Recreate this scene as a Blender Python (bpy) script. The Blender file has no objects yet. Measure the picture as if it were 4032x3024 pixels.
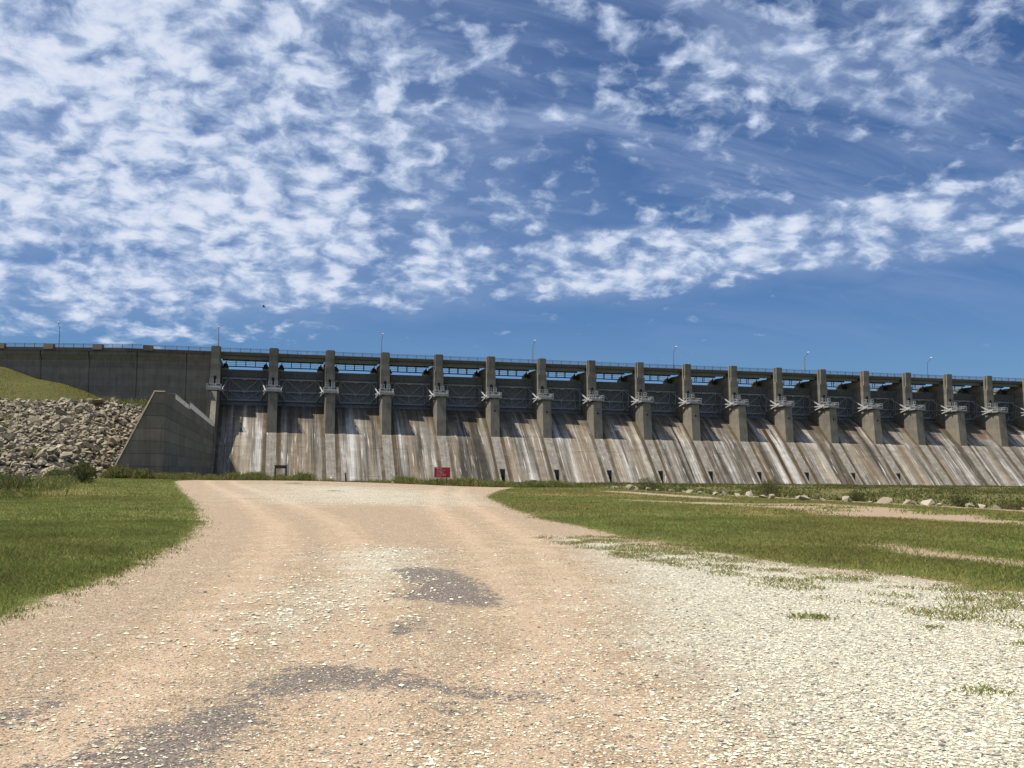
import bpy, bmesh, math, random
import numpy as np
from mathutils import Matrix, Vector

rnd = random.Random(7)
rng = np.random.default_rng(11)
scene = bpy.context.scene
C = scene.collection

# ------------------------------------------------------------------ camera
YAW, PITCH, ROLL = 0.24075, math.atan(346 / 3900.0), 0.01048
fwd = Vector((math.sin(YAW) * math.cos(PITCH), math.cos(YAW) * math.cos(PITCH), math.sin(PITCH)))
rgt = Vector((math.cos(YAW), -math.sin(YAW), 0))
up = rgt.cross(fwd)
r2 = math.cos(ROLL) * rgt + math.sin(ROLL) * up
u2 = -math.sin(ROLL) * rgt + math.cos(ROLL) * up
cam_d = bpy.data.cameras.new('camera')
cam_d.sensor_width = 36.0
cam_d.lens = 3900 / 4032 * 36.0
cam_d.clip_end = 20000
cam = bpy.data.objects.new('camera', cam_d)
C.objects.link(cam)
m = Matrix((r2, u2, -fwd)).transposed().to_4x4()
m.translation = (0, 0, 1.6)
cam.matrix_world = m
scene.camera = cam

# ------------------------------------------------------------------ node helpers
class G:
    """small wrapper for building node trees"""
    def __init__(self, nt):
        self.nt = nt
    def n(self, typ, ins=None, **props):
        nd = self.nt.nodes.new(typ)
        for k, v in props.items():
            setattr(nd, k, v)
        for k, v in (ins or {}).items():
            self.put(nd.inputs[k], v)
        return nd
    def put(self, sock, v):
        if isinstance(v, bpy.types.NodeSocket):
            self.nt.links.new(v, sock)
        elif isinstance(v, bpy.types.Node):
            self.nt.links.new(v.outputs[0], sock)
        else:
            if sock.type == 'RGBA' and len(v) == 3:
                v = (*v, 1)
            sock.default_value = v
    def m(self, op, a, b=0.0, c=0.0, clamp=False):
        nd = self.n('ShaderNodeMath', {0: a, 1: b, 2: c}, operation=op)
        nd.use_clamp = clamp
        return nd.outputs[0]
    def sstep(self, x, lo, hi):
        nd = self.n('ShaderNodeMapRange', {0: x, 1: lo, 2: hi, 3: 0.0, 4: 1.0}, interpolation_type='SMOOTHSTEP')
        return nd.outputs[0]
    def lin(self, x, lo, hi, a=0.0, b=1.0):
        return self.n('ShaderNodeMapRange', {0: x, 1: lo, 2: hi, 3: a, 4: b}).outputs[0]
    def mix(self, f, a, b, mode='MIX'):
        nd = self.n('ShaderNodeMix', data_type='RGBA', blend_type=mode)
        self.put(nd.inputs[0], f)
        self.put(nd.inputs[6], a)
        self.put(nd.inputs[7], b)
        return nd.outputs[2]
    def noise(self, vec, scale, detail=4.0, rough=0.55, dist=0.0, out=0):
        nd = self.n('ShaderNodeTexNoise', {'Scale': scale, 'Detail': detail, 'Roughness': rough, 'Distortion': dist})
        if vec is not None:
            self.put(nd.inputs['Vector'], vec)
        return nd.outputs[out]
    def vor(self, vec, scale, feature='F1'):
        nd = self.n('ShaderNodeTexVoronoi', {'Scale': scale}, feature=feature)
        self.put(nd.inputs['Vector'], vec)
        return nd
    def xyz(self, vec):
        return self.n('ShaderNodeSeparateXYZ', {0: vec}).outputs
    def vec(self, x, y, z):
        return self.n('ShaderNodeCombineXYZ', {0: x, 1: y, 2: z}).outputs[0]
    def attr(self, name, out=2):
        return self.n('ShaderNodeAttribute', attribute_name=name).outputs[out]
    def ramp(self, f, stops):
        nd = self.n('ShaderNodeValToRGB', {0: f})
        el = nd.color_ramp.elements
        while len(el) < len(stops):
            el.new(0.5)
        for e, (p, c) in zip(el, stops):
            e.position = p
            e.color = (*c, 1)
        return nd.outputs[0]

# ------------------------------------------------------------------ world: sky with broken altocumulus
SUN_EL = math.radians(61.5)
world = bpy.data.worlds.new('World')
scene.world = world
world.use_nodes = True
world.cycles.sampling_method = 'MANUAL'
world.cycles.sample_map_resolution = 256
wt = world.node_tree
wt.nodes.clear()
g = G(wt)
sky = g.n('ShaderNodeTexSky', sky_type='NISHITA')
sky.sun_disc = False
sky.sun_elevation = SUN_EL
sky.sun_rotation = math.radians(-90)
sky.altitude = 600
sky.air_density = 1.0
sky.dust_density = 0.55
sky.ozone_density = 1.6
tc = g.n('ShaderNodeTexCoord')
d = tc.outputs['Generated']
x, y, z = g.xyz(d)
az = g.m('SUBTRACT', g.m('ARCTAN2', x, y), YAW)
azd = g.m('MULTIPLY', az, 57.2958)
azc = g.m('MINIMUM', g.m('MAXIMUM', azd, -70.0), 70.0)
el = g.m('MULTIPLY', g.m('ARCSINE', g.m('MAXIMUM', g.m('MINIMUM', z, 1.0), -0.999)), 57.2958)
zz = g.m('ADD', g.m('MAXIMUM', z, 0.0), 0.36)
P = g.vec(g.m('DIVIDE', x, zz), g.m('DIVIDE', y, zz), 0.0)
warp = g.noise(P, 7.0, 4.0, out=1)
Pw = g.n('ShaderNodeVectorMath', {0: P, 1: g.n('ShaderNodeVectorMath', {0: warp, 3: 0.085}, operation='SCALE').outputs[0]}, operation='ADD').outputs[0]
fine = g.noise(Pw, 25.0, 6.0, 0.58)
cell = g.n('ShaderNodeTexVoronoi', {'Vector': Pw, 'Scale': 20.0, 'Smoothness': 0.4, 'Randomness': 1.0}, feature='SMOOTH_F1').outputs[0]
mid = g.noise(P, 8.5, 4.0, 0.55)
big = g.noise(P, 2.2, 3.0, 0.55)
puff = g.m('ADD', g.m('ADD', g.m('MULTIPLY', fine, 0.62), g.m('MULTIPLY', mid, 0.34)), g.m('MULTIPLY', g.m('SUBTRACT', 0.5, cell), 0.22))
# a field of puffs in the left half of the sky, thinning to the right
edge = g.m('ADD', azc, g.m('MULTIPLY', g.m('SUBTRACT', g.m('MINIMUM', el, 30.0), 14.0), 0.35))
field = g.m('MULTIPLY', g.sstep(edge, 17.0, -15.0), g.sstep(g.m('ADD', el, g.m('MULTIPLY', azc, -0.02)), 10.2, 12.6))
# a long bank that rises slowly to the right
line = g.m('ADD', 11.4, g.m('MULTIPLY', azc, 0.085))
wob = g.m('MULTIPLY', g.m('SUBTRACT', g.noise(P, 3.2, 4.0, 0.6), 0.5), 3.4)
off = g.m('ADD', g.m('SUBTRACT', el, line), wob)
bank = g.m('MULTIPLY', g.sstep(off, -3.0, -0.6), g.sstep(off, 2.5, 1.5))
bank2 = g.m('MULTIPLY', g.sstep(g.m('ABSOLUTE', g.m('SUBTRACT', el, 7.6)), 2.2, 0.2), g.sstep(azc, -4.0, -18.0))
high = g.m('MULTIPLY', g.sstep(el, 13.0, 21.0), 0.72)
gap = g.m('MULTIPLY', g.sstep(el, 11.0, 14.5), 0.50)
low = g.m('MULTIPLY', g.sstep(el, 5.0, 8.0), 0.22)
cov = g.m('MAXIMUM', g.m('MAXIMUM', g.m('MULTIPLY', field, 1.08), g.m('MULTIPLY', bank, 0.93)), g.m('MAXIMUM', high, g.m('MULTIPLY', bank2, 0.86)))
cov = g.m('MAXIMUM', g.m('MAXIMUM', cov, gap), low)
covn = g.m('ADD', cov, g.m('MULTIPLY', g.m('SUBTRACT', big, 0.5), 0.7))
dens_in = g.m('ADD', puff, g.m('MULTIPLY', g.m('SUBTRACT', covn, 1.0), 0.32))
dens = g.sstep(dens_in, 0.335, 0.565)
dens = g.m('MULTIPLY', dens, g.sstep(el, 3.0, 7.5))
# thin fibrous veil
stv = g.n('ShaderNodeMapping', {0: P, 2: (0, 0, 0.30), 3: (0.8, 3.0, 1.0)})
veil = g.noise(stv.outputs[0], 3.0, 6.0, 0.62, 0.6)
veil = g.m('MULTIPLY', g.sstep(veil, 0.34, 0.82), g.m('MULTIPLY', g.sstep(el, 4.0, 19.0), 0.78))
haze = g.m('MULTIPLY', g.m('MAXIMUM', field, g.m('MULTIPLY', bank, 0.9)), g.lin(mid, 0.3, 0.7, 0.22, 0.62))
veil = g.m('MAXIMUM', veil, haze)
thick = g.sstep(dens_in, 0.43, 0.66)
cloud_col = g.mix(thick, (8.2, 9.9, 13.1), (12.2, 13.0, 15.0))
veil_col = (5.4, 7.0, 10.6)
blue = g.mix(1.0, sky.outputs[0], (0.64, 0.94, 1.36), 'MULTIPLY')
c1 = g.mix(veil, blue, veil_col)
c2 = g.mix(g.m('MULTIPLY', dens, 0.97), c1, cloud_col)
bg = g.n('ShaderNodeBackground', {'Color': c2, 'Strength': 0.05})
out = g.n('ShaderNodeOutputWorld', {0: bg})

# ------------------------------------------------------------------ sun and exposure
sd = bpy.data.lights.new('sun', 'SUN')
sd.energy = 5.0
sd.angle = math.radians(0.53)
sd.color = (1.0, 0.93, 0.81)
sun = bpy.data.objects.new('sun', sd)
C.objects.link(sun)
S = Vector((-0.543, 0.045, 1.0)).normalized()
sun.rotation_euler = S.to_track_quat('Z', 'Y').to_euler()
sun.location = (-60, 60, 120)
scene.view_settings.view_transform = 'Standard'
scene.view_settings.look = 'None'
scene.view_settings.gamma = 1.0
scene.view_settings.exposure = 0.3
scene.cycles.use_denoising = True
scene.cycles.max_bounces = 4
scene.cycles.diffuse_bounces = 3
scene.cycles.use_adaptive_sampling = True
scene.cycles.adaptive_threshold = 0.02

# ------------------------------------------------------------------ materials
def mat(name):
    mt = bpy.data.materials.new(name)
    mt.use_nodes = True
    nt = mt.node_tree
    bsdf = nt.nodes['Principled BSDF']
    bsdf.inputs['Specular IOR Level'].default_value = 0.12 if any(k in name for k in ('ground', 'bank', 'concrete', 'rock')) else 0.5
    return mt, G(nt), bsdf

def bump(g, bsdf, h, strength, dist):
    b = g.n('ShaderNodeBump', {'Strength': strength, 'Distance': dist, 'Height': h})
    g.put(bsdf.inputs['Normal'], b.outputs[0])

def concrete(name, base, dark=0.62, stain=0.5, lift=1.52, lz=0.3):
    mt, g, b = mat(name)
    p = g.n('ShaderNodeNewGeometry').outputs['Position']
    px, py, pz = g.xyz(p)
    n1 = g.noise(p, 0.45, 5.0)
    n2 = g.noise(g.vec(g.m('MULTIPLY', px, 2.2), g.m('MULTIPLY', py, 2.2), g.m('MULTIPLY', pz, 0.12)), 1.0, 5.0)
    n3 = g.noise(p, 9.0, 4.0)
    f = g.m('ADD', g.m('MULTIPLY', n1, 0.5), g.m('MULTIPLY', n2, stain))
    f = g.lin(f, 0.30, 0.75)
    lo = tuple(c * dark for c in base)
    hi = tuple(min(1, c * 1.16) for c in base)
    col = g.ramp(f, [(0.0, lo), (0.5, base), (1.0, hi)])
    # pour lifts: each lift a slightly different grey, a dark joint between
    lz_ = g.m('DIVIDE', g.m('ADD', pz, lz), lift)
    lid = g.m('FLOOR', lz_)
    wn = g.n('ShaderNodeTexWhiteNoise', {'W': lid}, noise_dimensions='1D').outputs[0]
    col = g.mix(1.0, col, g.mix(wn, (0.86, 0.86, 0.86), (1.10, 1.09, 1.07)), 'MULTIPLY')
    fr = g.m('FRACT', lz_)
    joint = g.m('MULTIPLY', g.sstep(g.m('ABSOLUTE', g.m('SUBTRACT', fr, 0.5)), 0.470, 0.492), g.sstep(n3, 0.3, 0.6))
    col = g.mix(g.m('MULTIPLY', joint, 0.45), col, tuple(c * 0.45 for c in base))
    col = g.mix(g.lin(n3, 0.3, 0.7, 0.0, 0.16), col, lo)
    ob = g.n('ShaderNodeObjectInfo').outputs['Random']
    col = g.mix(1.0, col, g.mix(ob, (0.86, 0.87, 0.88), (1.12, 1.10, 1.07)), 'MULTIPLY')
    dv = g.vec(g.m('MULTIPLY', px, 1.7), g.m('MULTIPLY', py, 1.7), g.m('MULTIPLY', pz, 0.13))
    drip = g.noise(dv, 1.0, 6.0, 0.6)
    col = g.mix(g.m('MULTIPLY', g.sstep(drip, 0.56, 0.70), 0.5), col, tuple(c * 0.42 for c in base))
    col = g.mix(g.m('MULTIPLY', g.sstep(drip, 0.36, 0.26), 0.4), col, tuple(min(1, c * 1.8) for c in base))
    g.put(b.inputs['Base Color'], col)
    b.inputs['Roughness'].default_value = 0.9
    bump(g, b, n3, 0.35, 0.03)
    return mt

def paint(name, base, rough=0.55, metal=0.0, var=0.75, rust=0.0):
    mt, g, b = mat(name)
    p = g.n('ShaderNodeNewGeometry').outputs['Position']
    px, py, pz = g.xyz(p)
    n = g.noise(g.vec(g.m('MULTIPLY', px, 3.0), g.m('MULTIPLY', py, 3.0), g.m('MULTIPLY', pz, 0.5)), 1.0, 5.0)
    col = g.mix(g.lin(n, 0.35, 0.65), tuple(c * var for c in base), base)
    if rust:
        n2 = g.noise(p, 2.5, 6.0, 0.65)
        col = g.mix(g.m('MULTIPLY', g.sstep(n2, 0.55, 0.68), rust), col, (0.13, 0.07, 0.04))
    g.put(b.inputs['Base Color'], col)
    b.inputs['Roughness'].default_value = rough
    b.inputs['Metallic'].default_value = metal
    return mt

M = {}
M['pier'] = concrete('pier_concrete', (0.226, 0.208, 0.174), 0.58, 0.5)
M['wall'] = concrete('wall_concrete', (0.19, 0.178, 0.156), 0.66, 0.4)
M['train'] = concrete('training_wall_concrete', (0.225, 0.203, 0.167), 0.66, 0.45, 1.62, -1.84)
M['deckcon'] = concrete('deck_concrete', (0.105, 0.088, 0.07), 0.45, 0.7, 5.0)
M['cap'] = concrete('cap_concrete', (0.26, 0.23, 0.18), 0.6, 0.5)
M['girder'] = paint('girder_paint', (0.20, 0.215, 0.205), 0.55)
M['gate'] = paint('gate_paint', (0.175, 0.194, 0.215), 0.5, 0.0, 0.6, 0.25)
M['gatebar'] = paint('gate_bar_paint', (0.31, 0.335, 0.36), 0.5, 0.0, 0.75, 0.2)
M['armshade'] = paint('arm_paint_shaded', (0.26, 0.275, 0.28), 0.5, 0.0, 0.7, 0.2)  # arm paint darkened to put shade on the stretch away from the trunnion
M['arm'] = paint('arm_paint', (0.47, 0.485, 0.49), 0.45, 0.0, 0.8, 0.08)
M['railing'] = paint('railing_galvanised', (0.52, 0.525, 0.52), 0.5, 0.1, 0.85)
M['galv'] = paint('galvanised_steel', (0.33, 0.335, 0.33), 0.5, 0.15, 0.8)
M['rail'] = paint('rail_paint', (0.115, 0.135, 0.16), 0.5)
M['mesh'] = paint('mesh_wire', (0.22, 0.235, 0.25), 0.5)
M['lamp'] = paint('lamp_pole', (0.30, 0.30, 0.32), 0.35, 0.5)
M['lampglass'] = paint('lamp_glass', (0.85, 0.86, 0.88), 0.15)
M['dark'] = paint('dark_iron', (0.035, 0.035, 0.038), 0.6)
M['void'] = paint('dark_doorway', (0.012, 0.011, 0.010), 0.9)
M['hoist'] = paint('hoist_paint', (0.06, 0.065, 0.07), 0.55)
M['frame'] = paint('rusty_brown_steel', (0.055, 0.036, 0.032), 0.7, 0.0, 0.6, 0.4)
M['wood'] = paint('weathered_post', (0.085, 0.07, 0.06), 0.85)
M['signred'] = paint('sign_red', (0.36, 0.008, 0.018), 0.45, 0.0, 0.92)
M['signwhite'] = paint('sign_white', (0.75, 0.68, 0.68), 0.5)
M['signpink'] = paint('sign_border', (0.62, 0.36, 0.36), 0.5)
M['wire'] = paint('fence_wire', (0.10, 0.09, 0.085), 0.6)
M['bird'] = paint('bird_feathers', (0.02, 0.02, 0.022), 0.7)

def chute_material():
    mt, g, b = mat('chute_concrete')
    p = g.n('ShaderNodeNewGeometry').outputs['Position']
    px, py, pz = g.xyz(p)
    s = g.attr('run')
    X = lambda k, sk, o=0.0: g.vec(g.m('MULTIPLY', px, k), g.m('MULTIPLY', s, sk), o)
    n1 = g.noise(X(0.40, 0.014), 1.0, 5.0, 0.56)
    n2 = g.noise(X(3.2, 0.05, 5.0), 1.0, 5.0, 0.6)
    n3 = g.noise(X(0.38, 0.016, 9.0), 1.0, 3.0)
    n4 = g.noise(p, 2.6, 6.0, 0.65)
    n5 = g.noise(X(1.6, 0.10, 3.0), 1.0, 6.0, 0.6)
    f = g.m('ADD', g.m('MULTIPLY', n1, 0.80), g.m('MULTIPLY', n2, 0.28))
    bay = g.n('ShaderNodeTexWhiteNoise', {'W': g.m('FLOOR', g.m('DIVIDE', g.m('ADD', px, 13.78), 14.63))}, noise_dimensions='1D')
    f = g.m('ADD', f, g.m('MULTIPLY', g.m('SUBTRACT', bay.outputs[0], 0.5), 0.07))
    f = g.lin(f, 0.435, 0.66)
    col = g.ramp(f, [(0.0, (0.038, 0.034, 0.028)), (0.2, (0.10, 0.09, 0.075)), (0.42, (0.19, 0.172, 0.145)), (0.62, (0.275, 0.254, 0.222)), (0.8, (0.385, 0.365, 0.332)), (1.0, (0.58, 0.565, 0.53))])
    # tan iron wash
    col = g.mix(g.m('MULTIPLY', g.sstep(n3, 0.44, 0.60), 0.62), col, g.mix(n2, (0.17, 0.125, 0.078), (0.40, 0.315, 0.205)))
    # black growth near the crest, its colour darkened further to deepen the shadow
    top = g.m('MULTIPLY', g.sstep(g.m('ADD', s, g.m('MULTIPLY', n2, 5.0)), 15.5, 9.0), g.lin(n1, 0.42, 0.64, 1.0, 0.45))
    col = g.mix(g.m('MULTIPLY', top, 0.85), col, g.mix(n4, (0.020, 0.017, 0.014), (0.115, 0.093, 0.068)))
    # blotches and form-board rectangles
    col = g.mix(g.lin(n4, 0.30, 0.70, 0.34, 0.0), col, (0.13, 0.118, 0.108))
    br = g.n('ShaderNodeTexBrick', {'Scale': 1.0, 'Mortar Size': 0.012, 'Brick Width': 2.44, 'Row Height': 1.22, 'Color1': (0.80, 0.80, 0.80, 1), 'Color2': (1.10, 1.09, 1.08, 1), 'Mortar': (0.72, 0.71, 0.70, 1)})
    g.put(br.inputs['Vector'], g.vec(px, s, 0.0))
    col = g.mix(0.85, col, br.outputs[0], 'MULTIPLY')
    sp = g.noise(p, 0.9, 7.0, 0.68)
    col = g.mix(g.m('MULTIPLY', g.sstep(sp, 0.63, 0.69), 0.75), col, (0.085, 0.065, 0.045))
    # lime streaks low down
    low = g.sstep(s, 9.0, 20.0)
    lime = g.m('MULTIPLY', g.sstep(n5, 0.56, 0.68), g.lin(low, 0.0, 1.0, 0.15, 0.75))
    col = g.mix(lime, col, (0.66, 0.64, 0.61))
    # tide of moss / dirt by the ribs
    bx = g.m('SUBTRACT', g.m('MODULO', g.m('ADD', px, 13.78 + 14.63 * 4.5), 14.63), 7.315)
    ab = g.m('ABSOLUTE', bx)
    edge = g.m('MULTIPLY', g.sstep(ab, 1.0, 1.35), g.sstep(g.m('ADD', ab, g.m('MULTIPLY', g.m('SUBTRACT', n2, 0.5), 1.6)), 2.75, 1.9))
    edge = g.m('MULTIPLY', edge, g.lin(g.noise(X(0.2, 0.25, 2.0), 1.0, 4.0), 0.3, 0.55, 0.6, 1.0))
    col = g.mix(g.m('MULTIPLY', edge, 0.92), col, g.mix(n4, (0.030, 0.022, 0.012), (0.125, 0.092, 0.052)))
    # seep streaks: (x, half width, top run, bottom run, colour, strength)
    for x0, w, s0, s1, c, k in [(112.3, 0.42, 8.2, 40, (0.035, 0.026, 0.014), 0.95), (141.2, 0.75, 9.6, 40, (0.045, 0.024, 0.012), 0.92),
                                (94.8, 0.55, 11.5, 27, (0.085, 0.042, 0.022), 0.8), (53.6, 0.75, 7.2, 16.5, (0.05, 0.043, 0.022), 0.9),
                                (55.4, 0.9, 7.0, 10.0, (0.045, 0.042, 0.02), 0.85), (-6.6, 0.40, 9.0, 18.5, (0.040, 0.038, 0.018), 0.9),
                                (215.5, 2.0, 9.0, 12.8, (0.13, 0.07, 0.035), 0.75), (114.6, 0.35, 8.4, 13.5, (0.09, 0.055, 0.03), 0.7),
                                (205.6, 0.5, 12.5, 22.0, (0.10, 0.06, 0.03), 0.75), (143.3, 0.4, 9.5, 17.0, (0.06, 0.04, 0.02), 0.8),
                                (67.3, 0.3, 9.0, 24.0, (0.07, 0.05, 0.03), 0.7), (83.0, 0.5, 8.0, 11.5, (0.09, 0.06, 0.035), 0.7)]:
        dx = g.m('ABSOLUTE', g.m('SUBTRACT', px, x0))
        taper = g.lin(s, s0, s1, 1.0, 0.45)
        wv = g.m('ADD', g.m('MULTIPLY', taper, w), g.m('MULTIPLY', g.m('SUBTRACT', n5, 0.5), 0.9))
        k1 = g.sstep(g.m('SUBTRACT', wv, dx), -0.03, 0.16)
        k2 = g.m('MULTIPLY', g.sstep(g.m('ADD', s, g.m('MULTIPLY', n2, 2.2)), s0 + 0.7, s0 + 1.6), g.sstep(g.m('ADD', s, g.m('MULTIPLY', n2, 7.0)), s1 + 4.0, s1 + 1.0))
        col = g.mix(g.m('MULTIPLY', g.m('MULTIPLY', k1, k2), k), col, c)
    # the ragged construction joint half way down
    jn = g.m('ADD', g.m('ABSOLUTE', g.m('SUBTRACT', s, g.m('ADD', 20.6, g.m('MULTIPLY', g.noise(X(0.05, 0.0), 1.0, 2.0), 0.8)))), g.m('MULTIPLY', n4, 0.06))
    jk = g.m('MULTIPLY', g.sstep(jn, 0.14, 0.06), g.sstep(g.noise(X(0.16, 0.0, 4.0), 1.0, 2.0), 0.50, 0.56))
    col = g.mix(g.m('MULTIPLY', jk, 0.85), col, (0.06, 0.045, 0.035))
    g.put(b.inputs['Base Color'], col)
    b.inputs['Roughness'].default_value = 0.88
    bump(g, b, g.m('ADD', n4, g.m('MULTIPLY', n2, 0.5)), 0.4, 0.05)
    return mt
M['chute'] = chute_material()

def rib_material():
    mt, g, b = mat('rib_concrete')
    p = g.n('ShaderNodeNewGeometry').outputs['Position']
    px, py, pz = g.xyz(p)
    s = g.attr('run')
    n1 = g.noise(p, 0.8, 5.0, 0.6)
    n2 = g.noise(g.vec(g.m('MULTIPLY', px, 2.5), g.m('MULTIPLY', s, 0.12), 0.0), 1.0, 5.0)
    col = g.ramp(g.lin(g.m('ADD', g.m('MULTIPLY', n1, 0.6), g.m('MULTIPLY', n2, 0.5)), 0.35, 0.72), [(0.0, (0.125, 0.112, 0.094)), (0.5, (0.225, 0.204, 0.174)), (1.0, (0.315, 0.293, 0.26))])
    fr = g.m('FRACT', g.m('DIVIDE', s, 1.22))
    col = g.mix(g.m('MULTIPLY', g.sstep(g.m('ABSOLUTE', g.m('SUBTRACT', fr, 0.5)), 0.46, 0.49), 0.35), col, (0.12, 0.105, 0.09))
    lime = g.sstep(g.noise(g.vec(g.m('MULTIPLY', px, 1.4), g.m('MULTIPLY', s, 0.45), 2.0), 1.0, 5.0, 0.62), 0.63, 0.67)
    col = g.mix(g.m('MULTIPLY', lime, 0.65), col, (0.72, 0.70, 0.66))
    g.put(b.inputs['Base Color'], col)
    b.inputs['Roughness'].default_value = 0.9
    bump(g, b, n1, 0.3, 0.04)
    return mt
M['rib'] = rib_material()

def rock_material():
    mt, g, b = mat('limestone_rock')
    p = g.n('ShaderNodeNewGeometry').outputs['Position']
    t = g.attr('tint')
    n1 = g.noise(p, 1.7, 6.0, 0.62)
    n2 = g.noise(p, 9.0, 5.0)
    base = g.ramp(t, [(0.0, (0.18, 0.148, 0.098)), (0.35, (0.295, 0.25, 0.172)), (0.7, (0.39, 0.335, 0.236)), (1.0, (0.50, 0.445, 0.335))])
    col = g.mix(g.lin(n1, 0.35, 0.65, 0.5, 0.0), base, (0.13, 0.115, 0.09))
    col = g.mix(g.lin(n2, 0.4, 0.7, 0.0, 0.25), col, (0.46, 0.42, 0.34))
    g.put(b.inputs['Base Color'], col)
    b.inputs['Roughness'].default_value = 0.92
    bump(g, b, g.m('ADD', n1, g.m('MULTIPLY', n2, 0.4)), 0.6, 0.12)
    return mt
M['rock'] = rock_material()

def tint_material(name, rough=0.75, trans=0.0):
    mt, g, b = mat(name)
    c = g.attr('tint', 0)
    g.put(b.inputs['Base Color'], c)
    b.inputs['Roughness'].default_value = rough
    b.inputs['Specular IOR Level'].default_value = 0.25
    if trans:
        tr = g.n('ShaderNodeBsdfTranslucent', {0: c})
        mx = g.n('ShaderNodeMixShader', {0: trans, 1: b.outputs[0], 2: tr.outputs[0]})
        o = mt.node_tree.nodes['Material Output']
        g.put(o.inputs[0], mx.outputs[0])
    return mt
M['blade'] = tint_material('grass_blades', 0.7, 0.3)
M['pebble'] = tint_material('pebbles', 0.9)

def ground_material():
    mt, g, b = mat('ground_surface')
    p = g.n('ShaderNodeNewGeometry').outputs['Position']
    sg, sw, sa, sdt, sy, sb = (g.attr(a) for a in ('sd_grass', 'sd_white', 'sd_asphalt', 'sd_dirt', 'sd_dry', 'sd_basin'))
    nA = g.noise(p, 0.35, 4.0)
    nB = g.noise(p, 1.6, 6.0, 0.62)
    nC = g.noise(p, 7.0, 6.0, 0.65)
    nD = g.noise(p, 34.0, 4.0, 0.6)
    v1 = g.vor(p, 55.0)
    v2 = g.vor(p, 30.0)
    v1c = g.xyz(v1.outputs['Color'])[0]
    v2c = g.xyz(v2.outputs['Color'])[0]
    # sandy roadway with fine grit
    soil = g.mix(g.lin(nB, 0.3, 0.7), (0.31, 0.232, 0.158), (0.445, 0.345, 0.242))
    soil = g.mix(g.lin(nA, 0.4, 0.65, 0.0, 0.5), soil, (0.40, 0.295, 0.212))
    tk = g.attr('track')
    tn = g.m('ADD', tk, g.m('MULTIPLY', g.m('SUBTRACT', nB, 0.5), 0.9))
    comp = g.sstep(tn, 0.35, 0.75)
    soil = g.mix(g.m('MULTIPLY', comp, 0.32), soil, g.mix(nC, (0.44, 0.322, 0.228), (0.53, 0.40, 0.29)))
    loose = g.sstep(tn, 0.12, -0.25)
    soil = g.mix(g.m('MULTIPLY', loose, 0.55), soil, g.mix(nD, (0.24, 0.185, 0.132), (0.38, 0.305, 0.222)))
    grit = g.ramp(v1c, [(0.0, (0.42, 0.42, 0.40)), (0.3, (0.85, 0.82, 0.78)), (0.75, (1.06, 1.04, 1.0)), (1.0, (1.5, 1.5, 1.42))])
    soil = g.mix(g.lin(comp, 0.0, 1.0, 0.80, 0.45), soil, grit, 'MULTIPLY')
    soil = g.mix(g.m('MULTIPLY', g.sstep(v2c, 0.90, 0.93), g.sstep(nC, 0.46, 0.6)), soil, (0.64, 0.60, 0.49))
    soil = g.mix(g.m('MULTIPLY', g.sstep(v2c, 0.07, 0.04), g.sstep(nC, 0.42, 0.55)), soil, (0.15, 0.125, 0.105))
    # crushed pale limestone
    wcol = g.ramp(v2c, [(0.0, (0.20, 0.205, 0.185)), (0.16, (0.38, 0.365, 0.30)), (0.5, (0.53, 0.51, 0.41)), (1.0, (0.70, 0.68, 0.56))])
    wcol = g.mix(g.sstep(v2.outputs['Distance'], 0.5, 0.78), wcol, (0.33, 0.30, 0.24))
    wm = g.m('MULTIPLY', 0.88, g.sstep(g.m('ADD', sw, g.m('ADD', g.m('ADD', g.m('MULTIPLY', g.m('SUBTRACT', nA, 0.5), 2.6), g.m('MULTIPLY', g.m('SUBTRACT', nB, 0.5), 2.6)), g.m('MULTIPLY', g.m('SUBTRACT', nC, 0.5), 2.0))), -1.1, 1.2))
    col = g.mix(wm, soil, wcol)
    # old asphalt breaking through
    acol = g.mix(v1c, (0.085, 0.072, 0.065), (0.215, 0.182, 0.16))
    am = g.m('ADD', g.m('MULTIPLY', g.m('SUBTRACT', nC, 0.52), 1.9), g.m('ADD', g.m('MULTIPLY', g.m('SUBTRACT', nB, 0.5), 0.8), g.m('MULTIPLY', g.m('SUBTRACT', nD, 0.5), 0.9)))
    am = g.sstep(g.m('ADD', g.m('ADD', g.m('MULTIPLY', sa, 1.3), 0.10), am), -0.05, 0.16)
    col = g.mix(g.m('MULTIPLY', am, 0.92), col, acol)
    # scuffs across the road
    ms = g.n('ShaderNodeMapping', {0: p, 2: (0, 0, 0.5), 3: (0.35, 0.9, 1.0)})
    sc = g.noise(ms.outputs[0], 0.9, 5.0, 0.6)
    col = g.mix(g.m('MULTIPLY', g.sstep(sc, 0.60, 0.74), g.m('MULTIPLY', 0.40, g.m('SUBTRACT', 1.0, wm))), col, (0.25, 0.175, 0.125))
    # turf
    tg = g.mix(g.lin(nB, 0.3, 0.7), (0.088, 0.110, 0.024), (0.175, 0.185, 0.050))
    tg = g.mix(g.sstep(nA, 0.46, 0.66), tg, (0.215, 0.178, 0.062))
    tg = g.mix(g.lin(nD, 0.35, 0.7, 0.55, 0.0), tg, (0.050, 0.058, 0.016))
    dry = g.sstep(g.m('ADD', sy, g.m('MULTIPLY', g.m('SUBTRACT', nB, 0.5), 6.0)), -1.5, 1.5)
    tg = g.mix(g.m('MULTIPLY', dry, 0.75), tg, (0.24, 0.185, 0.075))
    gm = g.sstep(g.m('ADD', sg, g.m('ADD', g.m('MULTIPLY', g.m('SUBTRACT', nB, 0.5), 0.9), g.m('MULTIPLY', g.m('SUBTRACT', nC, 0.5), 0.7))), -0.12, 0.12)
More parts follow.
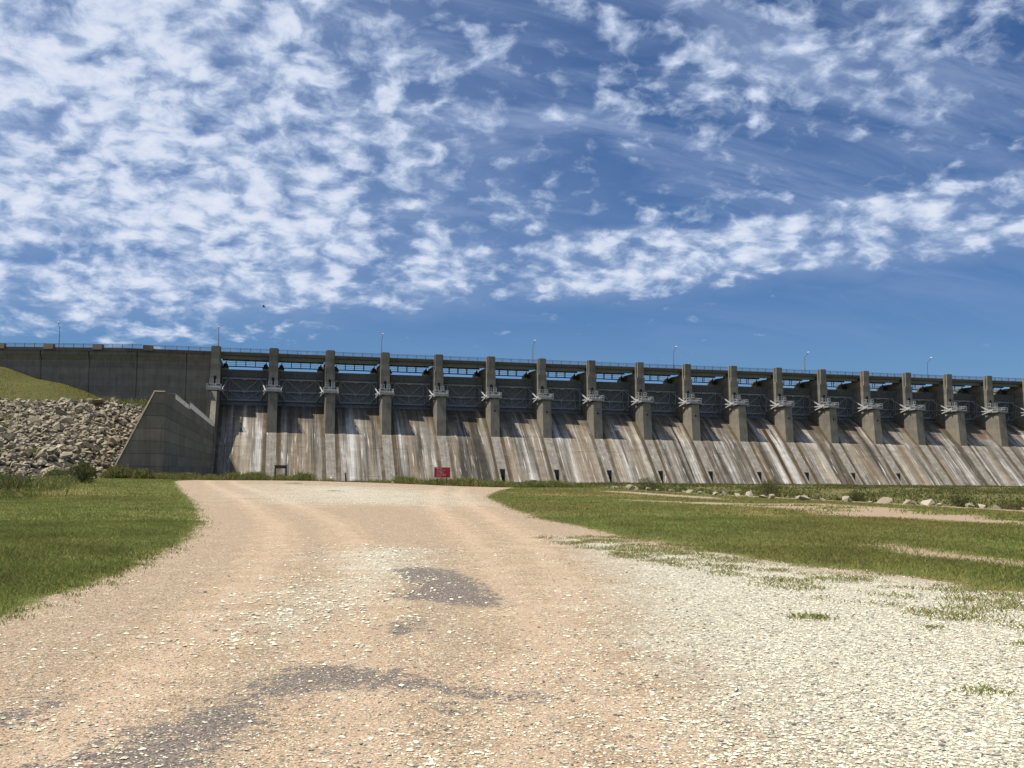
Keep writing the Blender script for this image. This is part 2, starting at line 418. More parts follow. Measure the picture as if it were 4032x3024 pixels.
    dm = g.sstep(g.m('ADD', sdt, g.m('ADD', g.m('MULTIPLY', g.m('SUBTRACT', nB, 0.5), 2.4), g.m('MULTIPLY', g.m('SUBTRACT', nC, 0.5), 1.2))), -0.3, 0.4)
    gm = g.m('MULTIPLY', gm, g.m('SUBTRACT', 1.0, dm))
    col = g.mix(g.m('MULTIPLY', dm, 0.85), col, g.mix(nC, (0.27, 0.195, 0.13), (0.375, 0.285, 0.20)))
    col = g.mix(gm, col, tg)
    # rank growth in the low ground
    bg_ = g.mix(g.lin(nB, 0.35, 0.65), (0.085, 0.100, 0.026), (0.17, 0.14, 0.058))
    bm = g.sstep(g.m('ADD', sb, g.m('MULTIPLY', g.m('SUBTRACT', nB, 0.5), 2.0)), -0.6, 0.8)
    col = g.mix(bm, col, bg_)
    g.put(b.inputs['Base Color'], col)
    b.inputs['Roughness'].default_value = 0.95
    hh = g.m('ADD', g.m('MULTIPLY', v1.outputs['Distance'], -1.0), g.m('ADD', g.m('MULTIPLY', nC, 1.2), g.m('MULTIPLY', nD, 0.5)))
    hh = g.m('ADD', hh, g.m('MULTIPLY', g.m('MULTIPLY', v2.outputs['Distance'], -1.5), wm))
    bump(g, b, hh, 0.55, 0.02)
    return mt
M['ground'] = ground_material()

def embank_material():
    mt, g, b = mat('mown_bank')
    p = g.n('ShaderNodeNewGeometry').outputs['Position']
    rp = g.attr('riprap')
    n1 = g.noise(p, 0.12, 5.0)
    px, py, pz = g.xyz(p)
    n2 = g.noise(g.vec(g.m('MULTIPLY', px, 0.08), g.m('MULTIPLY', py, 0.55), pz), 1.0, 6.0)
    n3 = g.noise(p, 3.0, 5.0)
    c = g.mix(g.lin(n2, 0.35, 0.65), (0.082, 0.080, 0.018), (0.125, 0.108, 0.030))
    c = g.mix(g.sstep(n1, 0.45, 0.65), c, (0.098, 0.098, 0.020))
    c = g.mix(g.lin(n3, 0.3, 0.7, 0.55, 0.0), c, (0.05, 0.052, 0.016))
    n4 = g.noise(p, 0.6, 6.0, 0.65)
    c = g.mix(g.lin(n4, 0.35, 0.65, 0.35, 0.0), c, (0.062, 0.066, 0.018))
    c = g.mix(g.sstep(rp, 0.4, 0.6), c, (0.075, 0.065, 0.048))
    g.put(b.inputs['Base Color'], c)
    b.inputs['Roughness'].default_value = 0.95
    bump(g, b, n3, 0.6, 0.15)
    return mt
M['bank'] = embank_material()

# ------------------------------------------------------------------ mesh helpers
def tag(o, label=None, cat=None, group=None, kind=None):
    if label: o['label'] = label
    if cat: o['category'] = cat
    if group: o['group'] = group
    if kind: o['kind'] = kind
    return o

def link(name, me, parent=None, loc=(0, 0, 0)):
    o = bpy.data.objects.new(name, me)
    C.objects.link(o)
    o.location = loc
    if parent is not None:
        o.parent = parent
    return o

def empty(name, loc, label=None, cat=None, group=None):
    o = bpy.data.objects.new(name, None)
    C.objects.link(o)
    o.location = loc
    o.empty_display_size = 0.5
    return tag(o, label, cat, group)

def copy_tree(o, parent=None):
    c = o.copy()
    C.objects.link(c)
    c.parent = parent
    for ch in list(o.children):
        copy_tree(ch, c)
    return c

class MB:
    """collects solids, builds ONE mesh"""
    def __init__(self, org=(0, 0, 0)):
        self.v, self.f, self.o = [], [], Vector(org)
    def add(self, vs, fs):
        n = len(self.v)
        self.v += [tuple(Vector(p) - self.o) for p in vs]
        self.f += [tuple(i + n for i in q) for q in fs]
        return self
    def box(self, x0, x1, y0, y1, z0, z1):
        return self.add([(x0, y0, z0), (x1, y0, z0), (x1, y1, z0), (x0, y1, z0), (x0, y0, z1), (x1, y0, z1), (x1, y1, z1), (x0, y1, z1)],
                        [(0, 3, 2, 1), (4, 5, 6, 7), (0, 1, 5, 4), (1, 2, 6, 5), (2, 3, 7, 6), (3, 0, 4, 7)])
    def prism(self, poly, x0, x1):
        """poly: list of (y, z), extruded in x"""
        n = len(poly)
        vs = [(x0, y, z) for y, z in poly] + [(x1, y, z) for y, z in poly]
        fs = [tuple(range(n)), tuple(range(2 * n - 1, n - 1, -1))]
        fs += [(i, n + i, n + (i + 1) % n, (i + 1) % n) for i in range(n)]
        return self.add(vs, fs)
    def prism_y(self, poly, y0, y1):
        """poly: list of (x, z), extruded in y"""
        n = len(poly)
        vs = [(x, y0, z) for x, z in poly] + [(x, y1, z) for x, z in poly]
        fs = [tuple(range(n)), tuple(range(2 * n - 1, n - 1, -1))]
        fs += [(i, n + i, n + (i + 1) % n, (i + 1) % n) for i in range(n)]
        return self.add(vs, fs)
    def bar(self, p, q, w, h=None):
        h = h or w
        p, q = Vector(p), Vector(q)
        d = (q - p).normalized()
        a = d.cross(Vector((0, 0, 1)))
        if a.length < 1e-3:
            a = Vector((1, 0, 0))
        a.normalize()
        b = a.cross(d)
        a *= w / 2
        b *= h / 2
        vs = [p - a - b, p + a - b, p + a + b, p - a + b, q - a - b, q + a - b, q + a + b, q - a + b]
        return self.add(vs, [(0, 3, 2, 1), (4, 5, 6, 7), (0, 1, 5, 4), (1, 2, 6, 5), (2, 3, 7, 6), (3, 0, 4, 7)])
    def tube(self, pts, rad, seg=8):
        rs = rad if isinstance(rad, (list, tuple)) else [rad] * len(pts)
        vs, fs = [], []
        pts = [Vector(p) for p in pts]
        for i, p in enumerate(pts):
            d = (pts[min(i + 1, len(pts) - 1)] - pts[max(i - 1, 0)]).normalized()
            a = d.cross(Vector((0.13, 0.97, 0.2))).normalized()
            b = a.cross(d)
            for k in range(seg):
                t = 2 * math.pi * k / seg
                vs.append(p + (a * math.cos(t) + b * math.sin(t)) * rs[i])
        for i in range(len(pts) - 1):
            for k in range(seg):
                fs.append((i * seg + k, i * seg + (k + 1) % seg, (i + 1) * seg + (k + 1) % seg, (i + 1) * seg + k))
        fs += [tuple(range(seg - 1, -1, -1)), tuple((len(pts) - 1) * seg + k for k in range(seg))]
        return self.add(vs, fs)
    def mesh(self, name, material, attrs=None, bevel=0):
        me = bpy.data.meshes.new(name)
        me.from_pydata(self.v, [], self.f)
        bm = bmesh.new()
        bm.from_mesh(me)
        bmesh.ops.recalc_face_normals(bm, faces=bm.faces)
        if bevel:
            bmesh.ops.bevel(bm, geom=bm.edges[:], offset=bevel, segments=1, affect='EDGES', clamp_overlap=True)
        bm.to_mesh(me)
        bm.free()
        me.materials.append(M[material])
        for k, fn in (attrs or {}).items():
            a = me.attributes.new(k, 'FLOAT', 'POINT')
            a.data.foreach_set('value', [fn(v.co) for v in me.vertices])
        return me
    def build(self, name, material, parent=None, loc=(0, 0, 0), bevel=0, attrs=None):
        return link(name, self.mesh(name, material, attrs, bevel), parent, loc)

def fast_mesh(name, verts, tris, material, attrs=None, cols=None):
    verts = np.ascontiguousarray(verts, dtype=np.float32)
    tris = np.ascontiguousarray(tris, dtype=np.int32)
    k = tris.shape[1]
    me = bpy.data.meshes.new(name)
    me.vertices.add(len(verts))
    me.vertices.foreach_set('co', verts.ravel())
    me.loops.add(tris.size)
    me.loops.foreach_set('vertex_index', tris.ravel())
    me.polygons.add(len(tris))
    me.polygons.foreach_set('loop_start', np.arange(0, tris.size, k, dtype=np.int32))
    me.update(calc_edges=True)
    me.validate()
    me.shade_flat()
    for n, arr in (attrs or {}).items():
        a = me.attributes.new(n, 'FLOAT', 'POINT')
        a.data.foreach_set('value', np.ascontiguousarray(arr, dtype=np.float32))
    for n, arr in (cols or {}).items():
        a = me.attributes.new(n, 'FLOAT_COLOR', 'POINT')
        arr = np.concatenate([arr, np.ones((len(arr), 1))], 1)
        a.data.foreach_set('color', np.ascontiguousarray(arr, dtype=np.float32).ravel())
    me.materials.append(M[material])
    return me

ORD = ['first', 'second', 'third', 'fourth', 'fifth', 'sixth', 'seventh', 'eighth', 'ninth', 'tenth', 'eleventh', 'twelfth', 'thirteenth',
       'fourteenth', 'fifteenth', 'sixteenth', 'seventeenth', 'eighteenth', 'nineteenth', 'twentieth']
def ordinal(i):
    if i < 20: return ORD[i]
    i += 1
    t = {2: 'twenty', 3: 'thirty', 4: 'forty', 5: 'fifty'}[i // 10]
    return t + '-' + ORD[i % 10 - 1] if i % 10 else {20: 'twentieth', 30: 'thirtieth', 40: 'fortieth', 50: 'fiftieth'}[i]

# ------------------------------------------------------------------ terrain
def sdist(poly, px, py):
    """signed distance (+ inside) of points to a polygon"""
    d2 = np.full(px.shape, 1e12)
    ins = np.zeros(px.shape, bool)
    n = len(poly)
    for i in range(n):
        ax, ay = poly[i]
        bx, by = poly[(i + 1) % n]
        ex, ey = bx - ax, by - ay
        wx, wy = px - ax, py - ay
        t = np.clip((wx * ex + wy * ey) / (ex * ex + ey * ey + 1e-12), 0, 1)
        d2 = np.minimum(d2, (wx - ex * t) ** 2 + (wy - ey * t) ** 2)
        c = ((ay <= py) & (by > py)) | ((by <= py) & (ay > py))
        xi = ax + (py - ay) / np.where(by == ay, 1e-12, by - ay) * ex
        ins ^= c & (px < xi)
    d = np.sqrt(d2)
    return np.where(ins, d, -d)

LAWN_L = [(-400, 4), (-6, 5), (-3.6, 8.5), (-2.7, 11.67), (-2.59, 13.42), (-2.28, 14.8), (-2.12, 16.3), (-2.06, 18.1), (-1.88, 20), (-1.75, 23.8), (-1.92, 30.8), (-2.29, 37), (-3.41, 49.7),
          (-6.0, 75.4), (-9.1, 105.9), (-9.6, 117), (-8.6, 123), (-12, 128), (-13.2, 133), (-19, 134.5), (-400, 170)]
LAWN_R = [(23.2, 95.0), (16.5, 72.9), (13.7, 62.2), (10.5, 43.3), (9.08, 32.3), (9.24, 29.3), (8.84, 24.6), (8.62, 20.8), (8.9, 19.4), (9.12, 18.15), (9.06, 16.6), (9.68, 15.6), (10.0, 14.3),
          (10.07, 13.2), (9.8, 12.3), (10.6, 11.5), (12, 8), (18, 0), (40, -30), (60, -30), (36, 0), (34, 40), (34.5, 70), (34, 99), (30, 101), (25, 100.3)]
WHITE = [[(7.3, 23.5), (6.9, 20.8), (5.85, 15.8), (4.68, 11.8), (4.22, 9.97), (3.88, 8.63), (3.65, 7.6), (3.54, 6.76), (3.3, 6.0), (2.9, 5.05), (2.6, 3.0), (6, -4), (16, -4), (11.5, 10), (9.6, 12.6), (9.2, 15.6), (8.8, 19), (8.2, 22)],
         [(-1.66, 69), (-0.3, 50), (2.6, 46.9), (6.8, 45.9), (10, 44.4), (14.2, 72.6), (10.9, 88), (5.3, 95), (-0.7, 98)],
         [(-0.0, 11.4), (0.5, 13.4), (1.26, 15.7), (1.1, 19.1), (2.2, 21.3), (3.4, 20), (2.4, 16.3), (1.5, 12.8), (0.66, 11.3), (0.15, 10.1)]]
ASPH = [[(2.03, 16.15), (2.48, 16.63), (2.92, 16.03), (3.04, 14.42), (2.94, 13.03), (2.81, 11.67), (2.51, 11.64), (2.25, 12.02), (1.86, 12.43), (1.64, 12.74), (2.09, 13.97)],
        [(1.26, 10.49), (1.49, 10.61), (1.69, 11.09), (1.69, 10.74), (1.46, 10.0), (1.24, 9.76)],
        [(-1.05, 5.87), (-0.84, 6.18), (-0.64, 6.66), (-0.36, 7.1), (-0.07, 7.46), (0.13, 8.17), (0.36, 8.45), (0.72, 8.34), (1.03, 8.09), (1.23, 7.69), (1.45, 7.32), (1.98, 7.06), (1.89, 6.86), (1.57, 7.07),
         (1.12, 7.39), (0.79, 7.53), (0.46, 7.52), (0.0, 7.16), (-0.04, 6.54), (-0.15, 6.24), (-0.34, 5.89), (-0.42, 5.5), (-1.0, 5.2), (-1.3, 5.5)],
        [(-1.64, 7.22), (-1.54, 7.27), (-1.42, 7.51), (-1.35, 7.79), (-1.34, 7.57), (-1.45, 7.12), (-1.58, 6.97)],
        [(1.13, 6.8), (1.26, 6.84), (1.34, 6.72), (1.22, 6.63)]]
DIRT = [[(20, 58), (26.7, 50.2), (30.1, 50.0), (30.2, 42.6), (28.9, 36), (26.4, 30), (26.5, 24), (24.5, 24), (23.8, 30), (23.2, 33), (22.2, 37), (24.4, 44)],
        [(13.5, 20.6), (14.7, 21.2), (14.3, 18.5), (14.1, 16.5), (14.4, 13), (13.2, 12.6), (12.9, 15.1), (12.9, 16.3), (12.5, 17.8)],
        [(8.65, 23.2), (9.3, 22.7), (8.9, 20.1), (8.4, 19.4), (8.3, 21.6)],
        [(28, 84), (31, 82), (30.5, 64), (28, 56), (27, 58)]]
DRY = [[(19.4, 42.2), (23.6, 45.5), (20.0, 34.9), (18.3, 32.1), (18.1, 34.9), (17, 36)], [(-9, 70), (-8, 60), (-14, 50), (-13, 80)], [(17, 68), (22, 80), (28, 70), (24, 58)]]
TERRACE = [(-500, -400), (-500, 175), (-13.5, 175), (-13.3, 134), (-12, 127.5), (5, 123), (15, 113), (25, 101), (33.5, 100.5), (35.2, 70), (35.0, 40), (37, 0), (60, -400)]
def sstep(x, a, b):
    t = np.clip((x - a) / (b - a), 0, 1)
    return t * t * (3 - 2 * t)
def ground_z(px, py):
    t = sdist(TERRACE, px, py)
    z = 0.24 * sstep(py, 60, 118) * sstep(-px, -24, -6)
    z = z + 0.03 * np.sin(px * 0.31 + 1.0) * np.sin(py * 0.11) * sstep(py, 12, 30)
    return z - (1.2 + z) * sstep(-t, 0.0, 9.0), t

def build_ground():
    fine = np.radians(np.arange(-33, 33.01, 0.2)) + YAW
    coarse = np.radians(np.arange(36, 327, 3.0)) + YAW
    ang = np.concatenate([fine, coarse])
    rad = [1.2]
    while rad[-1] < 190: rad.append(rad[-1] * 1.014 + 0.01)
    while rad[-1] < 6000: rad.append(rad[-1] * 1.12)
    rad = np.array(rad)
    A, R_ = np.meshgrid(ang, rad)
    X, Y = (R_ * np.sin(A)).ravel(), (R_ * np.cos(A)).ravel()
    X, Y = np.append(X, 0.0), np.append(Y, 0.0)
    Z, t = ground_z(X, Y)
    nc, nr = len(ang), len(rad)
    i, j = np.meshgrid(np.arange(nr - 1), np.arange(nc), indexing='ij')
    a = (i * nc + j).ravel(); b = (i * nc + (j + 1) % nc).ravel()
    q = np.stack([a, b, b + nc, a + nc], 1)[:, ::-1]
    ctr = nr * nc
    fan = np.stack([np.arange(nc), np.full(nc, ctr), np.full(nc, ctr), (np.arange(nc) + 1) % nc], 1)
    mx = lambda polys: np.max([sdist(p, X, Y) for p in polys], 0)
    at = dict(sd_grass=np.maximum(mx([LAWN_L, LAWN_R]), -30), sd_white=np.maximum(np.maximum(np.maximum(sdist(WHITE[0], X, Y), np.clip(sdist(WHITE[1], X, Y) / 9.0, -3, 1) * 1.3 - 0.45), sdist(WHITE[2], X, Y) - 0.5), -30), sd_asphalt=np.maximum(mx(ASPH), -30),
              sd_dirt=np.maximum(mx(DIRT), -30), sd_dry=np.maximum(mx(DRY), -30), sd_basin=np.clip(-t - 1.0, -30, 30))
    TR = [[(-1.6, 3), (-0.9, 8), (-0.3, 13), (0.2, 20), (0.3, 30), (-0.6, 45), (-2.5, 70), (-5.5, 100), (-6.5, 122)], [(0.3, 3), (0.75, 8), (1.25, 13), (1.8, 20), (2.1, 30), (1.5, 45), (-0.3, 70), (-3, 100), (-4, 122)],
          [(2.2, 3), (2.5, 8), (3.2, 13), (4.3, 20), (5.6, 30), (7.5, 45), (11.5, 70), (16, 92)], [(0.9, 3), (2.1, 8), (3.9, 12.5), (5.6, 20), (7.1, 30), (9.2, 45), (13, 68), (18, 92)]]
    tr = np.full(X.shape, 1e9)
    for pl in TR:
        for (ax, ay), (bx, by) in zip(pl, pl[1:]):
            tt = np.clip(((X - ax) * (bx - ax) + (Y - ay) * (by - ay)) / ((bx - ax) ** 2 + (by - ay) ** 2), 0, 1)
            tr = np.minimum(tr, np.hypot(X - ax - (bx - ax) * tt, Y - ay - (by - ay) * tt))
    at['track'] = np.clip(1.0 - tr / 0.55, -1.5, 1)
    V = np.stack([X, Y, Z], 1)
    fg, fb = at['sd_grass'][q].mean(1), at['sd_basin'][q].mean(1)
    sel = {'lawn': (fg > 0) & (fb < 0), 'gravel_road': (fg <= 0) & (fb < 0), 'ground': fb >= 0}
    tri = np.concatenate([fan[:, [0, 1, 3]]])
    for nm, msk in sel.items():
        qs = q[msk]
        used, inv = np.unique(qs, return_inverse=True)
        me = fast_mesh(nm, V[used], inv.reshape(-1, 4), 'ground', {k: v[used] for k, v in at.items()})
        for pl in (me,):
            pl.shade_smooth()
        tag(link(nm, me), kind='structure')
build_ground()

# left embankment: mown grass above, riprap bed below
def interp(x, pts):
    xs = [p[0] for p in pts]
    return np.interp(x, xs, [p[1] for p in pts])
TOE = [(-200, 92), (-70, 100), (-45, 104), (-32, 109), (-24, 119), (-19.5, 133), (-18, 138)]
CONTACT = [(-200, 31), (-100, 30), (-80, 29.2), (-65.3, 26.9), (-57.8, 23.9), (-50.8, 22.8), (-45, 20.8), (-37.7, 17.6), (-30, 14.6), (-22, 11.5), (-15, 11.2)]
WALLY = [(-110, 286.6), (-67, 276), (-36, 268.5), (0, 268.5)]
def bank_z(px, py):
    toe, zc, yw = interp(px, TOE), interp(px, CONTACT), interp(px, WALLY)
    crest = 172 + 1.5 * np.sin(px * 0.3)
    a = np.clip((py - toe) / (crest - toe), 0, 1)
    bq = np.clip((py - crest) / (yw - crest), 0, 1.0)
    top = np.minimum(12.0, zc)
    z = -0.35 + (top + 0.35) * a
    z = z + (zc - top) * bq
    return z, a
def build_bank():
    xs, ys = np.arange(-200, -13.2, 1.5), np.arange(92, 288, 1.5)
    xs = np.append(xs, -14.2)
    X, Y = np.meshgrid(xs, ys)
    X, Y = X.ravel(), Y.ravel()
    Z, a = bank_z(X, Y)
    Z = Z + 0.12 * np.sin(X * 0.21 + Y * 0.05) * (a >= 1)
    Z = np.where(a <= 0, -0.6, Z)
    nx, ny = len(xs), len(ys)
    i, j = np.meshgrid(np.arange(ny - 1), np.arange(nx - 1), indexing='ij')
    p = (i * nx + j).ravel()
    q = np.stack([p, p + 1, p + nx + 1, p + nx], 1)
    me = fast_mesh('embankment', np.stack([X, Y, Z], 1), q, 'bank', {'riprap': np.where((a > 0) & (a < 0.995), 1.0, 0.0)})
    me.shade_smooth()
    tag(link('embankment', me), kind='structure')
build_bank()

# ------------------------------------------------------------------ the dam
PITCHX, XZERO, W = 14.63, -13.78, 2.44
NB = 18
xn = lambda n: XZERO + PITCHX * n
HW = W / 2
PROF = [(273.4, 18.45), (272.6, 18.62), (271.6, 18.52), (270.3, 18.2), (268.9, 17.65), (267.5, 16.85), (266.1, 15.8), (264.6, 14.55), (263.2, 13.3), (261.5, 11.95), (259.7, 10.6), (257.6, 8.5), (254.5, 5.35), (251.4, 2.2), (248.25, -1.0)]
RUN = [0.0]
for a, b in zip(PROF, PROF[1:]):
    RUN.append(RUN[-1] + math.hypot(a[0] - b[0], a[1] - b[1]))
def run_of(y):
    return float(np.interp(-y, [-p[0] for p in PROF], RUN))
def prof_z(y):
    return float(np.interp(y, [p[0] for p in PROF][::-1], [p[1] for p in PROF][::-1]))

dam = empty('dam', (xn(9), 250, -1.2), 'long concrete dam spillway with tall piers and streaked sloping chutes', 'dam')
DL = lambda x: (x - xn(9), -250, 1.2)      # mesh coordinates are absolute in y, z

# piers
def pier_meshes():
    bb = MB()
    back = 281.0
    low = [(y, z - 0.6) for y, z in PROF if 259.0 < y < 273.4]
    body = [(261.15, 21.2), (261.12, 20.6), (259.98, 10.6)] + [(260.2, 10.0)] + [(y, z) for y, z in reversed(low) if y > 260.2] + [(274, 17.5), (back, 12.0), (back, 30.28), (267.40, 30.28), (267.40, 33.3), (266.55, 33.3), (266.53, 29.0), (265.82, 29.0), (265.78, 21.2)]
    bb.prism(body, -HW, HW)
    pil = MB()
    pil.prism([(265.86, 33.36), (265.83, 29.003), (266.53, 29.003), (266.55, 33.36)], -0.93, 0.93)
    door = MB()
    pts = [(-0.36, 23.45), (0.36, 23.45), (0.36, 25.2)] + [(0.36 * math.cos(t), 25.2 + 0.42 * math.sin(t)) for t in np.linspace(0.35, math.pi - 0.35, 6)] + [(-0.36, 25.2)]
    door.prism_y(pts, 265.74, 265.9)
    return bb.mesh('pier', 'pier'), pil.mesh('pilaster', 'pier'), door.mesh('doorway', 'void')
pb, pp, pdm = pier_meshes()
hole = MB().tube([(0, 260.76, 18.0), (0, 261.2, 18.0)], 0.27, 12).mesh('drain_hole', 'void')
for n in range(NB + 1):
    p = link('pier', pb, dam, DL(xn(n)))
    link('pilaster', pp, p)
    link('doorway', pdm, p)
    if 5 <= n <= 13 and n != 10:
        link('drain_hole', hole, p)

# chutes (one per bay) and the ribs that carry on below each pier nose
def profile_solid(x0, x1, lift, ymin=None, ymax=None, depth=3.0, nx=1):
    pr = [(y, z) for y, z in PROF]
    if ymax is not None:
        pr = [(ymax, prof_z(ymax))] + [q for q in pr if q[0] < ymax]
    if ymin is not None:
        pr = [q for q in pr if q[0] > ymin] + [(ymin, prof_z(ymin))]
    topp = []
    for i, (y, z) in enumerate(pr):
        a, b = pr[max(i - 1, 0)], pr[min(i + 1, len(pr) - 1)]
        ty, tz = b[0] - a[0], b[1] - a[1]
        L = math.hypot(ty, tz)
        topp.append((y + tz / L * lift, z - ty / L * lift))
    poly = topp + [(topp[-1][0], min(topp[-1][1] - 0.3, -1.6)), (topp[0][0], min(topp[-1][1] - 0.3, -1.6))]
    return poly
half = PITCHX / 2 - HW
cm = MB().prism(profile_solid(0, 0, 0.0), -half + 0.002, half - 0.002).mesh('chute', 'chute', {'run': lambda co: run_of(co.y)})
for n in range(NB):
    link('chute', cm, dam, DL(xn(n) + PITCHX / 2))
rib_full = MB().prism(profile_solid(0, 0, 0.07, None, 262.5), -HW, HW).mesh('rib', 'rib', {'run': lambda co: run_of(co.y)})
rib_top = MB().prism(profile_solid(0, 0, 0.07, 251.5, 262.5), -HW, HW).mesh('rib', 'rib', {'run': lambda co: run_of(co.y)})
flank = lambda a, b: MB().prism(profile_solid(0, 0, 0.07, None, 251.49), a, b).mesh('rib_flank', 'rib', {'run': lambda co: run_of(co.y)})
fl, fr = flank(-HW, -0.73), flank(0.73, HW)
dm = MB().box(-0.73, 0.73, 251.42, 251.48, -1.5, 2.19).mesh('niche_door', 'dark')
dm2 = MB().box(-0.55, 0.55, 251.36, 251.41, -1.5, 0.55).mesh('niche_opening', 'void')
for n in range(NB + 1):
    if 5 <= n <= 13:
        o = link('rib', rib_top, dam, DL(xn(n)))
        for me in (fl, fr): link(me.name, me, o)
        dd = link('niche_door', dm, o)
        link('niche_opening', dm2, o)
    else:
        link('rib', rib_full, dam, DL(xn(n)))
for n in range(NB):
    ap = MB().box(-PITCHX / 2 + 0.01, PITCHX / 2 - 0.01, 245.5, 248.3, -1.7, -1.02)
    ap.build('apron', 'cap', dam, DL(xn(n) + PITCHX / 2))

# ------------------------------------------------------------------ radial gates
GY, GZ, GR = 263.6, 21.9, 8.95
def arc(z, r=GR):
    return GY + math.sqrt(max(r * r - (z - GZ) ** 2, 0.01))
def make_gate():
    o = (0, 272.0, 18.6)
    root = empty('radial_gate', o)
    zs = np.linspace(18.3, 27.8, 15)
    hw = 6.088
    sk = MB(o)
    poly = [(arc(z), z) for z in zs] + [(arc(z, GR + 0.06), z) for z in zs[::-1]]
    sk.prism(poly, -hw, hw)
    sk.build('skin_plate', 'gate', root)
    rb = MB(o)
    for x in np.linspace(-5.8, 5.8, 19):
        for z0, z1 in zip(zs[:-1], zs[1:]):
            rb.bar((x, arc(z0) - 0.10, z0), (x, arc(z1) - 0.10, z1), 0.07, 0.2)
    r = rb.build('stiffener_ribs', 'gate', root)
    r['kind'] = 'stuff'
    lev = [25.55, 22.25, 19.85]
    for k, z in enumerate(lev):
        y = arc(z) - 0.45
        gb = MB(o)
        xw = 5.75 if k == 0 else 5.9
        gb.box(-xw, xw, y - 0.30, y - 0.02, z + 0.14, z + 0.19)
        gb.box(-xw, xw, y - 0.18, y - 0.12, z - 0.14, z + 0.14)
        gb.box(-xw, xw, y - 0.30, y - 0.02, z - 0.19, z - 0.14)
        gg = gb.build('girder', 'gatebar', root)
        for x in (0,) if k < 2 else ():
            MB(o).add([(x - 0.75, y - 0.32, z + 0.1), (x + 0.75, y - 0.32, z + 0.1), (x + 0.4, y - 0.32, z - 0.38), (x - 0.4, y - 0.32, z - 0.38), (x - 0.75, y - 0.36, z + 0.1), (x + 0.75, y - 0.36, z + 0.1), (x + 0.4, y - 0.36, z - 0.38), (x - 0.4, y - 0.36, z - 0.38)],
                      [(0, 1, 2, 3), (7, 6, 5, 4), (0, 4, 5, 1), (1, 5, 6, 2), (2, 6, 7, 3), (3, 7, 4, 0)]).build('gusset_plate', 'gatebar', gg)
    def pt(x, k): return (x, arc(lev[k]) - 0.62, lev[k])
    for a, b in [((-3.9, 0), (0, 1)), ((3.9, 0), (0, 1)), ((-4.1, 1), (0, 2)), ((4.1, 1), (0, 2)), ((-3.9, 0), (-3.9, 1)), ((3.9, 0), (3.9, 1)), ((-4.3, 1), (-4.3, 2)), ((4.3, 1), (4.3, 2)),
                 ((-5.7, 0), (-5.7, 2)), ((5.7, 0), (5.7, 2)), ((0, 1), (0, 2)), ((-5.7, 1), (-4.3, 2)), ((5.7, 1), (4.3, 2))]:
        MB(o).bar(pt(*a), pt(*b), 0.13, 0.13).build('truss_brace', 'gatebar', root)
    for sgn in (-1, 1):
        tr = (sgn * 5.45, GY + 0.2, GZ)
        for k in range(3):
            e = pt(sgn * (4.1 if k != 2 else 4.4), k)
            MB(o).bar(tr, Vector(tr).lerp(Vector(e), 0.40), 0.21, 0.27).build('arm', 'arm', root)
            MB(o).bar(Vector(tr).lerp(Vector(e), 0.401), e, 0.20, 0.26).build('arm_shaded_part', 'armshade', root)  # rest of the same arm, its shade painted in by the darker colour
        t = Vector(tr)
        q = [t.lerp(Vector(pt(sgn * 4.2, k)), 0.27) for k in range(3)]
        MB(o).bar(q[0], q[2], 0.10).build('arm_strut', 'arm', root)
        q = [t.lerp(Vector(pt(sgn * 4.2, k)), 0.66) for k in range(3)]
        MB(o).bar(q[0], q[1], 0.13).build('arm_strut', 'armshade', root)
        MB(o).bar(q[1], q[2], 0.13).build('arm_strut', 'armshade', root)
        MB(o).tube([(sgn * 5.1, GY, GZ), (sgn * 5.75, GY, GZ)], 0.34, 14).build('trunnion_hub', 'arm', root)
    return root
gate0 = make_gate()
for n in range(NB):
    gt = gate0 if n == 0 else copy_tree(gate0)
    gt.location.x = xn(n) + PITCHX / 2
    tag(gt, 'grey steel radial gate with white arms closing the %s spillway bay from the left' % ordinal(n), 'gate', 'radial gates of the spillway')

